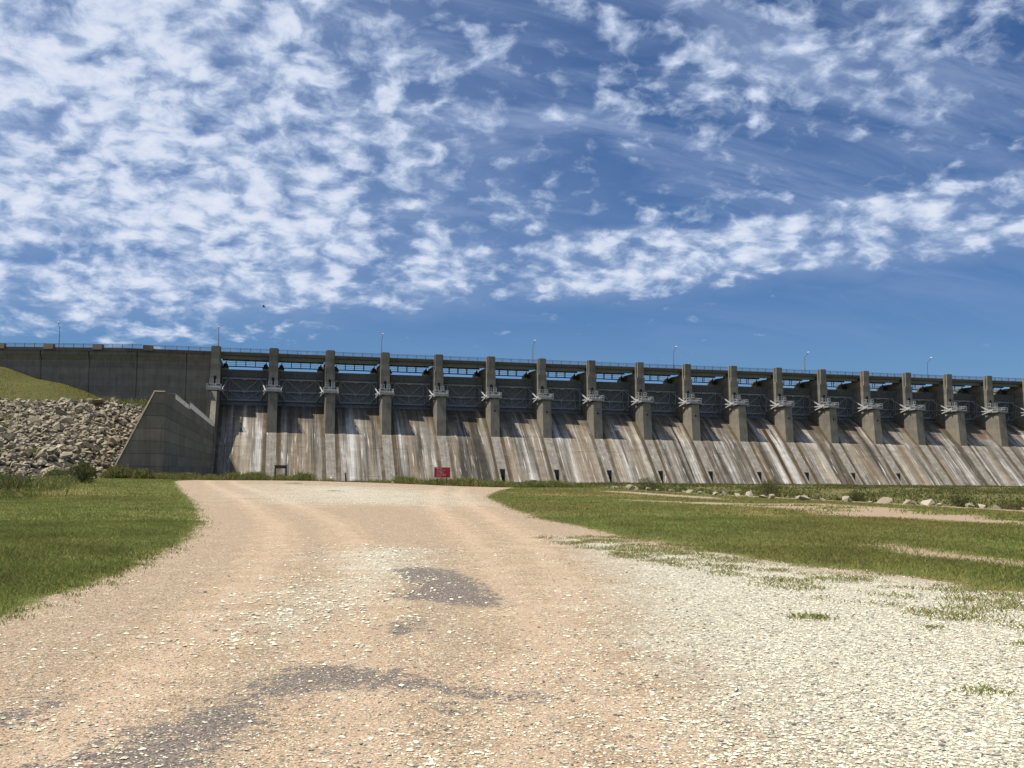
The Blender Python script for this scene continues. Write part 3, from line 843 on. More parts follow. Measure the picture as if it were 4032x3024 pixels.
# ------------------------------------------------------------------ trunnion platforms on the pier noses
def make_platform():
    o = (0, 262.9, 21.25)
    root = empty('access_platform', o)
    b = MB(o)
    b.box(-1.80, 1.80, 260.55, 260.75, 21.50, 21.98)
    b.box(-1.80, -1.60, 260.75, 265.4, 21.50, 21.98)
    b.box(1.60, 1.80, 260.75, 265.4, 21.50, 21.98)
    b.box(-1.597, 1.597, 260.76, 265.55, 21.74, 21.86)
    b.build('floor_frame', 'galv', root)
    MB(o).box(-0.55, 0.55, 261.0, 265.0, 21.21, 21.49).build('bearing_pad', 'cap', root)
    tb = MB(o)
    tb.box(-1.78, -1.23, 262.85, 264.35, 21.35, 22.55)
    tb.box(1.23, 1.78, 262.85, 264.35, 21.35, 22.55)
    tb.box(-1.22, 1.22, 263.0, 264.3, 21.9, 22.6)
    tb.build('trunnion_girder', 'galv', root, bevel=0.05)
    # lower rail
    def rails(name, path, z0, hs, posts, rad=0.052):
        rl = MB(o)
        for h in hs:
            for a, c in zip(path, path[1:]):
                rl.bar((*a, z0 + h), (*c, z0 + h), rad * 1.6)
        rl.build(name, 'railing', root)
        for a in posts:
            MB(o).bar((*a, z0), (*a, z0 + hs[0]), rad * 1.8).build(name + '_post', 'railing', root)
    lo = [(-1.74, 265.3), (-1.74, 260.65), (1.74, 260.65), (1.74, 265.3)]
    rails('rail', lo, 21.98, (1.08, 0.58), [(-1.74, 260.65), (-0.6, 260.65), (0.6, 260.65), (1.74, 260.65), (-1.74, 263), (1.74, 263)])
    MB(o).box(-1.25, 1.25, 264.3, 265.55, 23.36, 23.46).build('landing', 'galv', root)
    up_ = [(-1.2, 265.5), (-1.2, 264.35), (-0.28, 264.35)]
    rails('landing_rail', up_, 23.46, (1.08, 0.58, 0.1), [(-1.2, 264.35), (-0.28, 264.35)])
    up2 = [(0.35, 264.35), (1.2, 264.35), (1.2, 265.5)]
    rails('landing_rail', up2, 23.46, (1.08, 0.58, 0.1), [(0.35, 264.35), (1.2, 264.35)])
    st = MB(o)
    st.bar((-0.25, 264.3, 23.4), (-0.25, 263.0, 21.9), 0.06, 0.14)
    st.bar((0.32, 264.3, 23.4), (0.32, 263.0, 21.9), 0.06, 0.14)
    for i in range(6):
        t = (i + 0.5) / 6
        st.box(-0.22, 0.29, 264.3 - 1.3 * t - 0.1, 264.3 - 1.3 * t + 0.1, 23.4 - 1.5 * t - 0.02, 23.4 - 1.5 * t + 0.02)
    st.build('stair', 'galv', root)
    return root
plat0 = make_platform()
for n in range(NB + 1):
    pl = plat0 if n == 0 else copy_tree(plat0)
    pl.location.x = xn(n)
    tag(pl, 'galvanised railed platform at the doorway of the %s pier from the left' % ordinal(n), 'platform', 'railed platforms on the pier noses')

# ------------------------------------------------------------------ bridge spans with the hoist catwalk slung below
def make_span():
    o = (0, 272.0, 30.3)
    root = empty('bridge_span', o)
    h = PITCHX / 2
    sl = MB(o)
    sl.prism([(267.44, 31.25), (267.42, 32.10), (277.0, 32.10), (277.0, 31.25)], -h + 0.01, h - 0.01)
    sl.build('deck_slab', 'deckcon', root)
    for y in (268.6, 272.0, 275.9):
        gb = MB(o)
        xw = half - 0.02 if y > 268 else h
        zb = 30.42 if y < 270 else 30.70
        gb.box(-xw, xw, y - 0.03, y + 0.03, zb, 31.247)
        gb.box(-xw, xw, y - 0.22, y + 0.22, zb - 0.06, zb)
        gb.box(-xw, xw, y - 0.22, y + 0.22, 31.17, 31.22)
        gb.build('girder', 'girder', root)
    for x in (-4.2, -1.4, 1.4, 4.2):
        MB(o).box(x - 0.12, x + 0.12, 268.9, 275.6, 30.75, 31.1).build('cross_beam', 'girder', root)
    cw = MB(o)
    cw.box(-half, half, 276.3, 276.42, 29.14, 29.34)
    cw.box(-half, half, 277.38, 277.5, 29.16, 29.36)
    cw.box(-half, half, 276.42, 277.38, 29.28, 29.33)
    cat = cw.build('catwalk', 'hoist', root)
    for x in (-2.55, 0, 2.55):
        for y in (276.36, 277.44):
            MB(o).box(x - 0.09, x + 0.09, y - 0.06, y + 0.06, 29.36, 31.24).build('hanger', 'hoist', cat)
        MB(o).bar((x, 276.3, 30.3), (x, 275.95, 30.9), 0.12).build('knee_brace', 'hoist', cat)
    for hz in (29.85, 30.35):
        MB(o).box(-4.9, 4.9, 277.42, 277.46, hz - 0.02, hz + 0.02).build('handrail', 'hoist', cat)
        MB(o).box(-4.9, 4.9, 276.34, 276.38, hz - 0.018, hz + 0.018).build('handrail', 'hoist', cat)
    return root
span0 = make_span()
for n in range(NB):
    s_ = span0 if n == 0 else copy_tree(span0)
    s_.location.x = xn(n) + PITCHX / 2
    tag(s_, 'concrete decked bridge span on steel girders over the %s spillway bay from the left' % ordinal(n), 'bridge', 'bridge spans over the spillway bays')

def make_hoist():
    o = (0, 276.5, 28.6)
    root = empty('gate_hoist', o)
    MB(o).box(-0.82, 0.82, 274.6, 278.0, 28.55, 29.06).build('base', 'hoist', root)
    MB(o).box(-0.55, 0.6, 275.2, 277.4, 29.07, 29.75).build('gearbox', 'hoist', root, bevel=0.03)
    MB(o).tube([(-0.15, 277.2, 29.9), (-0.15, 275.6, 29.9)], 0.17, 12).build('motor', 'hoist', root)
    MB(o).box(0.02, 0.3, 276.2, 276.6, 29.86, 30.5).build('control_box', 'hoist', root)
    return root
h0 = make_hoist()
first = True
for n in range(NB):
    for sgn in (-1, 1):
        hh = h0 if first else copy_tree(h0)
        first = False
        hh.location.x = xn(n) + PITCHX / 2 + sgn * (half - 0.85)
        tag(hh, 'dark gate hoist under the deck at the %s end of the %s bay' % ('left' if sgn < 0 else 'right', ordinal(n)), 'hoist', 'gate hoists beside the catwalk')

# guardrails along the downstream edge
def guardrail(length, nposts, name='guardrail'):
    root = empty(name, (0, 0, 0))
    h = length / 2
    for z in (1.02, 0.80):
        MB().box(-h, h, -0.03, 0.03, z - 0.03, z + 0.03).build('rail', 'rail', root)
    MB().box(-h, h, -0.025, 0.025, 0.10, 0.14).build('rail', 'rail', root)
    for i in range(nposts):
        x = -h + length * (i + 1) / (nposts + 1)
        MB().box(x - 0.055, x + 0.055, -0.06, 0.06, 0.0, 1.04).build('post', 'rail', root)
    pk = MB()
    x = -h + 0.1
    while x < h:
        pk.box(x - 0.009, x + 0.009, -0.01, 0.01, 0.14, 1.0)
        x += 0.13
    for z in (0.3, 0.46, 0.62):
        pk.box(-h, h, -0.006, 0.006, z - 0.007, z + 0.007)
    q = pk.build('mesh_infill', 'mesh', root)
    q['kind'] = 'stuff'
    return root
gr0 = guardrail(PITCHX - 1.9, 4)
for n in range(NB):
    gr = gr0 if n == 0 else copy_tree(gr0)
    gr.location = (xn(n) + PITCHX / 2, 267.75, 32.104)
    tag(gr, 'dark steel mesh guardrail on the deck above the %s bay from the left' % ordinal(n), 'guardrail', 'guardrail sections on the dam deck')

# lamps
def make_lamp():
    root = empty('street_lamp', (0, 0, 0))
    MB().tube([(0, 0, 0), (0, 0, 3.5), (0, 0, 6.2)], [0.15, 0.125, 0.10], 10).build('pole', 'lamp', root)
    pts = [(0, -2.0 * math.sin(t) * 0.9, 6.2 + 1.15 * (1 - math.cos(t)) ** 0.8 if t else 6.2) for t in np.linspace(0, math.pi / 2, 7)]
    MB().tube(pts, 0.075, 8).build('arm', 'lamp', root)
    hd = MB().add([(-0.16, -1.7, 7.32), (0.16, -1.7, 7.32), (0.2, -2.5, 7.38), (-0.2, -2.5, 7.38), (-0.13, -1.75, 7.5), (0.13, -1.75, 7.5), (0.13, -2.4, 7.55), (-0.13, -2.4, 7.55)],
                  [(0, 1, 2, 3), (7, 6, 5, 4), (0, 4, 5, 1), (1, 5, 6, 2), (2, 6, 7, 3), (3, 7, 4, 0)]).build('lamp_head', 'lampglass', root)
    return root
lamp0 = make_lamp()
LAMPX = [xn(n) for n in (0, 3, 6, 9, 12, 15, 18)]
for i, xx in enumerate([-54.4] + LAMPX):
    lp = lamp0 if i == 0 else copy_tree(lamp0)
    lp.location = (xx, 276.4 if i else 281.0, 32.1)
    tag(lp, 'slim grey curved-arm street lamp, %s from the left along the dam road' % ordinal(i), 'street lamp', 'street lamps on the dam')

# ------------------------------------------------------------------ left abutment wall
aw = empty('abutment_wall', (-45, 269, 10), 'dark concrete wall left of the spillway with capped guardrail', 'wall')
PATH = [(-14.9, 267.44), (-36, 267.44), (-67, 275.0), (-112, 286.0)]
seglen = [math.dist(a, b) for a, b in zip(PATH, PATH[1:])]
def at_s(s):
    for (a, b), L in zip(zip(PATH, PATH[1:]), seglen):
        if s <= L or (a, b) == (PATH[-2], PATH[-1]):
            t = s / L
            d = ((b[0] - a[0]) / L, (b[1] - a[1]) / L)
            return (a[0] + d[0] * s, a[1] + d[1] * s), d
        s -= L
def sweep(poly, s0, s1):
    """poly of (inward offset from deck edge, z), swept along the wall path"""
    cuts = [s0] + [c for c in np.cumsum(seglen)[:-1] if s0 < c < s1] + [s1]
    vs, n = [], len(poly)
    for s in cuts:
        (px, py), d = at_s(max(s, 1e-6))
        nx, ny = d[1], -d[0]       # inward = upstream
        if ny < 0: nx, ny = -nx, -ny
        vs += [(px + nx * o, py + ny * o, z) for o, z in poly]
    fs = [tuple(range(n)), tuple(range(len(vs) - 1, len(vs) - n - 1, -1))]
    for k in range(len(cuts) - 1):
        fs += [(k * n + i, (k + 1) * n + i, (k + 1) * n + (i + 1) % n, k * n + (i + 1) % n) for i in range(n)]
    return MB((-45, 269, 10)).add(vs, fs)
JO = [6.3, 18.4, 30.6, 43.0, 55.3, 67.6, 80.0, 92.3]
ed = [0.0] + JO + [95.0]
for a, b in zip(ed, ed[1:]):
    sweep([(1.0, 28.9), (1.0, 7.0), (3.4, 7.0), (3.4, 31.2), (0.12, 31.2), (0.2, 30.3)], a + 0.03, b - 0.26).build('wall_panel', 'wall', aw)
sweep([(1.22, 29.4), (1.22, 7.0), (3.3, 7.0), (3.3, 31.1), (0.5, 31.1)], 0.02, 94.9).build('wall_core', 'wall', aw)
sweep([(0.0, 31.22), (-0.02, 32.08), (9.5, 32.08), (9.5, 31.22)], 0.0, 95.0).build('deck_slab', 'deckcon', aw)
CAPS = [15.7, 28.2, 40.7, 53.2, 65.7, 78.2]
for s in CAPS:
    sweep([(-0.35, 31.6), (-0.35, 33.0), (0.9, 33.0), (0.9, 31.6)], s - 1.22, s + 1.22).build('cap', 'cap', aw)
stops = [0.0] + CAPS
for k, (a, b) in enumerate(zip(stops, stops[1:])):
    s0, s1 = a + 1.25, b - 1.25
    if k == 0: s0 = 0.1
    (px, py), d = at_s((s0 + s1) / 2)
    gr = guardrail(s1 - s0, 4 if s1 - s0 > 11 else 3)
    gr.location = (px + 0.0, py + 0.35, 32.084)
    gr.rotation_euler.z = math.atan2(-d[1], -d[0])
    tag(gr, 'dark steel mesh guardrail on the abutment wall, %s section left of the spillway' % ordinal(k), 'guardrail', 'guardrail sections on the abutment wall')
pf = MB((-45, 269, 10))
# the angled buttress below the end pier's platform
bt = MB((xn(9), 250, -1.2))
X0 = xn(0)
bt.prism([(261.3, 21.15), (260.0, 21.15), (259.4, 19.3), (254.3, 12.1), (254.3, 9.0), (261.3, 9.0)], X0 - 0.42, X0 + 0.88).build('buttress', 'pier', dam)
MB((xn(9), 250, -1.2)).box(X0 - 1.5, X0 - 0.425, 259.0, 261.3, 9.0, 21.05).build('buttress_side', 'pier', dam)

# ------------------------------------------------------------------ training wall
TWX = -13.1
tw = empty('training_wall', (TWX - 3, 190, -1.2), 'grey concrete training wall with sloping back beside the riprap', 'wall')
TO = (TWX - 3, 190, -1.2)
ycuts = [134.7, 146.5, 158.5, 170.0, 180.0, 192.0, 204.0, 216.0, 228.0, 240.0, 261.0]
def back_x(z, top): return TWX - 1.34 - (top - z) * 0.455
for a, b in zip(ycuts, ycuts[1:]):
    top = 11.55 if b <= 180.0 else 11.95
    zt = [top] + [11.55 - 1.62 * k for k in range(1, 9)]
    for z1, z0 in zip(zt, zt[1:]):
        j = 0.022
        poly = [(TWX, z0 + j), (TWX, z1 - (0 if z1 == top else j)), (back_x(z1, 11.55), z1 - (0 if z1 == top else j)), (back_x(z0, 11.55), z0 + j)]
        MB(TO).prism_y(poly, a + (0 if a == ycuts[0] else j), b - j).build('wall_block', 'train', tw)
MB(TO).prism_y([(TWX - 0.06, -1.6), (TWX - 0.06, 11.4), (TWX - 1.27, 11.4), (back_x(-1.6, 11.55) + 0.08, -1.6)], 134.8, 260.9).build('wall_core', 'wall', tw)

ex0, ex1 = (back_x(11.55, 11.55), 11.55), (back_x(-1.0, 11.55), -1.0)
cp = MB(TO)
for (a, b, ox, oz) in [(ex0, ex1, 0.15, -0.06), ((TWX, 11.55), ex0, 0.0, -0.12)]:
    vs = []
    for q in (a, b):
        vs += [(q[0], 134.66, q[1] + 0.02), (q[0] + ox, 134.66, q[1] + oz), (q[0] + ox, 134.50, q[1] + oz)]
    cp.add(vs, [(0, 1, 2), (5, 4, 3), (0, 3, 4, 1), (1, 4, 5, 2), (2, 5, 3, 0)])
cp.build('coping_edge', 'cap', tw)

def fence(name, y0, y1, z, h, label):
    root = empty(name, (TWX - 0.25, y0, z))
    o = (0, 0, 0)
    L = y1 - y0
    k = max(1, round(L / 2.6))
    for i in range(k + 1):
        MB().tube([(0, L * i / k, 0), (0, L * i / k, h)], 0.035, 6).build('post', 'galv', root)
    for zz_ in (h, 0.08):
        MB().bar((0, 0, zz_), (0, L, zz_), 0.05).build('rail', 'galv', root)
    ms = MB()
    t = 0.0
    while t < L - h:
        ms.bar((0, t, 0.1), (0, t + h - 0.1, h), 0.012)
        ms.bar((0, t + h - 0.1, 0.1), (0, t, h), 0.012)
        t += 0.22
    q = ms.build('chain_link', 'galv', root)
    q['kind'] = 'stuff'
    tag(root, label, 'fence', 'chain link fences on the training wall')
    return root
f1 = fence('chain_link_fence', 152.5, 179.0, 11.55, 1.0, 'low chain link fence on the nearer stretch of the training wall top')
MB().bar((0, 0, 1.0), (-1.2, 0, 1.0), 0.05).build('rail', 'galv', f1)
MB().bar((-1.2, 0, 1.0), (-1.2, 0, 0.0), 0.05).build('post', 'galv', f1)
fence('chain_link_fence', 180.3, 258.5, 11.95, 1.25, 'long chain link fence on the training wall top nearest the dam')

# ------------------------------------------------------------------ rocks
def hull_rock(seed, n=15, sub=True):
    r = random.Random(seed)
    bm = bmesh.new()
    sx, sy, sz = r.uniform(0.8, 1.25), r.uniform(0.7, 1.0), r.uniform(0.42, 0.8)
    for i in range(n):
        v = Vector((r.gauss(0, 1), r.gauss(0, 1), r.gauss(0, 1))).normalized() * r.uniform(0.8, 1.08)
        bm.verts.new((v.x * sx * 0.5, v.y * sy * 0.5, v.z * sz * 0.5))
    res = bmesh.ops.convex_hull(bm, input=bm.verts[:])
    bmesh.ops.delete(bm, geom=[e for e in res['geom_interior'] if isinstance(e, bmesh.types.BMVert)], context='VERTS')
    bmesh.ops.triangulate(bm, faces=bm.faces[:])
    bmesh.ops.recalc_face_normals(bm, faces=bm.faces)
    vs = np.array([v.co[:] for v in bm.verts])
    bm.verts.index_update()
    fs = np.array([[v.index for v in f.verts] for f in bm.faces])
    bm.free()
    return vs, fs
ROCKS = [hull_rock(i, 8 + i % 4) for i in range(16)]
def rock_mesh(i, tint):
    vs, fs = ROCKS[i]
    return fast_mesh('boulder', vs, fs, 'rock', {'tint': np.full(len(vs), tint)})
TINTS = [0.12, 0.3, 0.45, 0.55, 0.7, 0.95]
RM = {(i, t): rock_mesh(i, tt) for i in range(16) for t, tt in enumerate(TINTS)}

spots = []
cands = []
def try_layer(n, lo, hi, rise):
    for _ in range(n):
        x = rng.uniform(-72, -18.6)
        toe = interp(x, TOE)
        y = rng.uniform(toe - 1.5, 174)
        bx = TWX - 1.34 - (11.55 - bank_z(np.array([x]), np.array([y]))[0][0]) * 0.455
        s = lo + (hi - lo) * rng.random() ** 2.2
        if x + s * 0.5 > bx - 0.05 and y > 133: continue
        if x > -19 - 0.0 and y > 120: continue
        z = float(bank_z(np.array([x]), np.array([y]))[0][0])
        cands.append((x, y, max(z, 0.05) + s * rise + rng.uniform(-0.05, 0.12), s, rng.integers(16), rng.choice(6, p=[.1, .26, .25, .2, .13, .06]), rng.uniform(0, 6.28, 3)))
try_layer(6500, 0.5, 1.2, 0.06)
try_layer(5200, 0.4, 1.5, 0.22)
try_layer(230, 1.2, 2.7, 0.2)
cands.sort(key=lambda c: -(c[3] / c[1]) * (1.0 if c[2] > -0.2 else 0.5))
for k, (x, y, z, s, ri, ti, e) in enumerate(cands[:300]):
    o = link('boulder', RM[(int(ri), int(ti))], None, (x, y, z))
    o.scale = (s, s, s)
    o.rotation_euler = (e[0] * 0.2 - 0.6, e[1] * 0.2 - 0.6, e[2])
    tone = ('dark grey', 'grey', 'grey tan', 'tan', 'pale tan', 'whitish')[int(ti)]
    size = 'small' if s < 1.05 else ('middling' if s < 1.5 else ('large' if s < 2.0 else 'very large'))
    row = 'along the foot of' if z < 1.5 else ('low on' if z < 4 else ('halfway up' if z < 8 else 'near the top of'))
    side = 'at the far left' if x < -42 else ('left of middle' if x < -32 else ('right of middle' if x < -26 else 'by the training wall'))
    tag(o, '%s %s boulder %s the riprap bank, %s' % (size, tone, row, side), 'boulder', 'riprap boulders on the bank')
vs_all, fs_all, tt_all, off = [], [], [], 0
for (x, y, z, s, ri, ti, e) in cands[300:]:
    vs, fs = ROCKS[int(ri)]
    R3 = np.array(Matrix.Rotation(e[2], 3, 'Z') @ Matrix.Rotation(e[1] * 0.15 - 0.4, 3, 'Y') @ Matrix.Rotation(e[0] * 0.15 - 0.4, 3, 'X'))
    vs_all.append((vs * s) @ R3.T + np.array([x, y, z]))
    fs_all.append(fs + off)
    tt_all.append(np.full(len(vs), TINTS[int(ti)]))
    off += len(vs)
rp = link('riprap', fast_mesh('riprap', np.concatenate(vs_all), np.concatenate(fs_all), 'rock', {'tint': np.concatenate(tt_all)}))
tag(rp, 'smaller grey tan riprap stones filling the bank', 'riprap', None, 'stuff')

# named boulders by the toe of the bank
for x, y, z, s, ri, ti, rz, lab in [(-20.6, 107, 0.75, 2.9, 3, 4, 0.3, 'big upright pale block at the foot of the riprap behind the round bush'),
                                    (-19.0, 98, 0.18, 1.0, 5, 5, 0.6, 'small bright flat stone on the lawn edge beside the round bush'),
                                    (-33.5, 112, 1.0, 3.4, 8, 3, 1.2, 'broad tan slab low in the riprap at the far left')]:
    o = link('boulder', RM[(ri, ti)], None, (x, y, z))
    o.scale = (s, s * 0.8, s * (1.25 if s > 2.5 and z < 0.9 else 0.8))
    o.rotation_euler = (0.1, -0.1, rz)
    tag(o, lab, 'boulder')

ROW = [(35.0, 99.9, 1.1), (35.0, 98.0, 1.3), (34.6, 95.9, 1.4), (35.1, 93.6, 2.4), (35.0, 91.5, 1.5), (34.1, 88.9, 1.2), (34.6, 87.6, 1.3), (33.8, 85.0, 1.5), (34.0, 83.4, 1.1), (34.7, 81.9, 1.3), (35.1, 80.2, 1.2),
       (34.9, 78.6, 1.4), (34.2, 76.9, 1.6), (34.5, 75.3, 1.3), (35.0, 73.8, 1.2), (33.9, 72.2, 1.4), (33.5, 70.6, 1.5), (33.4, 68.9, 1.3), (33.6, 67.2, 1.5), (33.2, 64.2, 1.7), (33.3, 62.6, 1.2), (32.8, 60.7, 1.5),
       (33.9, 58.9, 1.5), (33.2, 56.9, 1.5), (33.4, 55.2, 1.1), (34.0, 53.6, 1.7), (34.7, 52.1, 0.9), (34.6, 50.8, 1.9), (35.0, 49.2, 1.6), (36.4, 50.4, 1.2), (35.1, 47.5, 1.8), (34.7, 46.0, 1.0), (37.2, 46.8, 1.3),
       (35.6, 43.9, 1.5), (35.2, 42.3, 1.3), (35.7, 41.0, 1.0), (34.8, 39.6, 2.0)]
for k, (x, y, s) in enumerate(ROW):
    ti = rnd.choice([3, 4, 4, 5, 2])
    o = link('rock', RM[(rnd.randrange(16), ti)], None, (x, y, 0.09 * s - 0.05))
    o.scale = (s, s * rnd.uniform(0.7, 0.95), s * rnd.uniform(0.7, 1.15))
    o.rotation_euler = (rnd.uniform(-0.3, 0.3), rnd.uniform(-0.35, 0.35), rnd.uniform(0, 6.28))
    look = {2: 'grey', 3: 'tan', 4: 'pale', 5: 'whitish'}[ti]
    size = 'large' if s > 1.65 else ('small' if s < 1.15 else 'medium')
    o.scale = [q * 0.56 for q in o.scale]
    tag(o, '%s %s rock, %s from the far end of the row edging the right lawn' % (size, look, ordinal(k)), 'rock', 'rocks edging the right lawn')
for k, (x, y, s, lab) in enumerate([(29.2, 101.8, 2.3, 'flat pinkish slab in the weeds near the left niche'), (32.5, 103.0, 1.7, 'pale rough boulder in the weeds right of the flat slab'), (28.2, 100.9, 1.0, 'small buff stone in the weeds in front of the flat slab'),
                                    (14.0, 113.2, 0.7, 'dark round stone at the far end of the gravel road')]):
    o = link('rock', RM[(k + 2, 5 if k < 3 else 0)], None, (x, y, 0.22))
    o.scale = (s, s * 0.8, s * 0.8)
    o.rotation_euler = (0.1, 0.15, k * 1.3)
    tag(o, lab, 'rock')

# ------------------------------------------------------------------ vegetation
def blades(px, py, pz, h, w, lean, col):
    """one bent blade (two triangles) per point"""
    n = len(px)
    a = rng.uniform(0, 2 * np.pi, n)
    la = rng.uniform(0, 2 * np.pi, n)
    lx, ly = np.cos(la) * lean * h, np.sin(la) * lean * h
    wx, wy = np.cos(a) * w * 0.5, np.sin(a) * w * 0.5
    b0 = np.stack([px - wx, py - wy, pz - 0.01], 1)
    b1 = np.stack([px + wx, py + wy, pz - 0.01], 1)
    m0 = np.stack([px + lx * 0.35 + wx * 0.7, py + ly * 0.35 + wy * 0.7, pz + h * 0.58], 1)
    tp = np.stack([px + lx, py + ly, pz + h], 1)
    V = np.stack([b0, b1, m0, tp], 1).reshape(-1, 3)
    base = np.arange(n)[:, None] * 4
    T = np.concatenate([base + [0, 1, 2], base + [0, 2, 3]], 0)
    return V, T, np.repeat(col, 4, 0)
def greens(n, k=0.0):
    t = rng.random((n, 1))
    c = np.array([[0.112, 0.158, 0.030]]) * (1 - t) + np.array([[0.30, 0.33, 0.090]]) * t
    dry = rng.random((n, 1)) < (0.12 + k)
    c = np.where(dry, np.array([[0.34, 0.28, 0.115]]) * rng.uniform(0.7, 1.2, (n, 1)), c)
    return c * rng.uniform(0.75, 1.25, (n, 1))
def patch_noise(x, y, s=0.4):
    return np.sin(x * s * 1.7 + 1.3 * np.sin(y * s)) * np.sin(y * s * 1.3 + 1.7 * np.sin(x * s * 0.8 + 2))
def grass_on(poly, bands, name, label, extra=0.0, excl=None, ymix=0.55, fade=0.0):
    Vs, Ts, Cs, off = [], [], [], 0
    for y0, y1, dens, h, w in bands:
        xs = [-60, 60]
        n = int((xs[1] - xs[0]) * (y1 - y0) * dens)
        x, y = rng.uniform(xs[0], xs[1], n), rng.uniform(y0, y1, n)
        ang = np.arctan2(x, y) - YAW
        keep = np.abs(ang) < 0.56
        x, y = x[keep], y[keep]
        jit = rng.normal(0, 0.20, len(x)) + 0.25 * patch_noise(x, y, 5.0)
        d = sdist(poly, x, y) + jit + 0.12 * patch_noise(x, y, 2.0)
        d = d - np.where(y < 27, fade, 0.0) * np.abs(rng.normal(0, 1, len(x)))
        keep = d > 0
        if excl:
            ex = np.max([sdist(p, x, y) for p in excl], 0) + rng.normal(0, 0.5, len(x))
            keep &= ex < 0
        keep &= (patch_noise(x, y, 0.55) + 0.6 * patch_noise(x + 11, y, 1.9) + rng.normal(0, 0.25, len(x))) < 1.15
        x, y, d = x[keep], y[keep], d[keep]
        pn = patch_noise(x, y)
        hh = h * rng.uniform(0.5, 1.25, len(x)) * (1 + 0.35 * pn) * np.clip(0.75 + d * 0.3, 0.7, 1.1)
        z = ground_z(x, y)[0]
        c = greens(len(x), extra) * (1 + 0.22 * patch_noise(x, y, 0.9))[:, None]
        yl = np.clip(0.5 + 0.7 * patch_noise(x, y, 0.13), 0, 1)[:, None] * ymix
        c = c * (1 - yl) + np.array([[0.25, 0.205, 0.066]]) * yl * rng.uniform(0.7, 1.2, (len(x), 1))
        V, T, cc = blades(x, y, z, hh, np.full(len(x), w), rng.uniform(0.2, 0.9, len(x)), c)
        Vs.append(V); Ts.append(T + off); Cs.append(cc); off += len(V)
    o = link(name, fast_mesh(name, np.concatenate(Vs), np.concatenate(Ts), 'blade', None, {'tint': np.concatenate(Cs)}))
    tag(o, label, 'grass', None, 'stuff')
grass_on(LAWN_L, [(8, 18, 1700, 0.055, 0.008), (18, 32, 800, 0.055, 0.012), (32, 60, 150, 0.06, 0.024), (60, 130, 30, 0.07, 0.05)], 'lawn_grass', 'short green lawn grass left of the gravel road', ymix=0.3)
grass_on(LAWN_R, [(8, 20, 1300, 0.05, 0.009), (20, 34, 560, 0.05, 0.014), (34, 62, 120, 0.055, 0.026), (62, 101, 34, 0.06, 0.05)], 'lawn_grass', 'short green lawn grass right of the gravel road', 0.05, DIRT + [[(18.6, 36), (21, 41), (20, 35)]], fade=0.8, ymix=0.85)

# sparse tufts growing in the white gravel
def tufts(points, name, label, nb=26, spread=0.16, h=0.12, w=0.012, k=0.1):
    Vs, Ts, Cs, off = [], [], [], 0
    for (x, y, s) in points:
        n = int(nb * s) + 6
        px, py = x + rng.normal(0, spread * s, n), y + rng.normal(0, spread * s * 0.8, n)
        V, T, c = blades(px, py, ground_z(px, py)[0], h * s * rng.uniform(0.4, 1.2, n), np.full(n, w), rng.uniform(0.3, 1.3, n), greens(n, k))
        Vs.append(V); Ts.append(T + off); Cs.append(c); off += len(V)
    o = link(name, fast_mesh(name, np.concatenate(Vs), np.concatenate(Ts), 'blade', None, {'tint': np.concatenate(Cs)}))
    return tag(o, label, 'grass', None, 'stuff')
sp = []
STRIP = [(6.9, 23.5), (7.0, 19.6), (7.1, 17.5), (7.5, 16.3), (7.5, 14.6), (7.5, 13.2), (7.4, 11.5), (7.7, 9), (10, 7), (11, 10), (10, 13), (9.2, 16), (9.0, 19), (8.6, 21), (8.5, 24)]
while len(sp) < 1150:
    x, y = rng.uniform(6.3, 11.5), rng.uniform(6, 24)
    d = sdist(STRIP, np.array([x]), np.array([y]))[0]
    if d > -0.5 and patch_noise(x, y, 1.6) + rng.normal(0, 0.35) > 0.15 - 0.25 * (y > 15):
        sp.append((x, y, rng.uniform(0.25, 0.8)))
tufts(sp, 'verge_grass', 'sparse olive grass creeping into the white gravel', 34, 0.20, 0.07, 0.009, 0.35)
tuft_spots = [(6.0, 10.15, 1.7, 'dark flat grass tuft alone in the white gravel'), (5.25, 6.5, 1.2, 'small bright grass tuft in the gravel at the right edge'), (6.9, 9.3, 1.0, 'thin green tuft near the right edge of the gravel'), (7.1, 8.2, 1.1, 'loose green tuft in the lower right gravel')]
for x, y, s, lab in tuft_spots:
    o = tufts([(x, y, s)], 'grass_tuft', lab, 150, 0.085, 0.030, 0.006)
    o['category'] = 'grass tuft'
tufts([(3.0, 104, 2.2), (2.5, 104, 2), (4.9, 74, 2), (15.2, 60, 3), (16.2, 58, 3), (28, 37, 4), (25, 40, 3), (27, 32, 3)] + [(rng.uniform(22.5, 31), rng.uniform(28, 56), rng.uniform(1, 3)) for _ in range(40)], 'stray_tufts', 'stray low grass tufts scattered on bare ground', 40, 0.2, 0.045, 0.03)

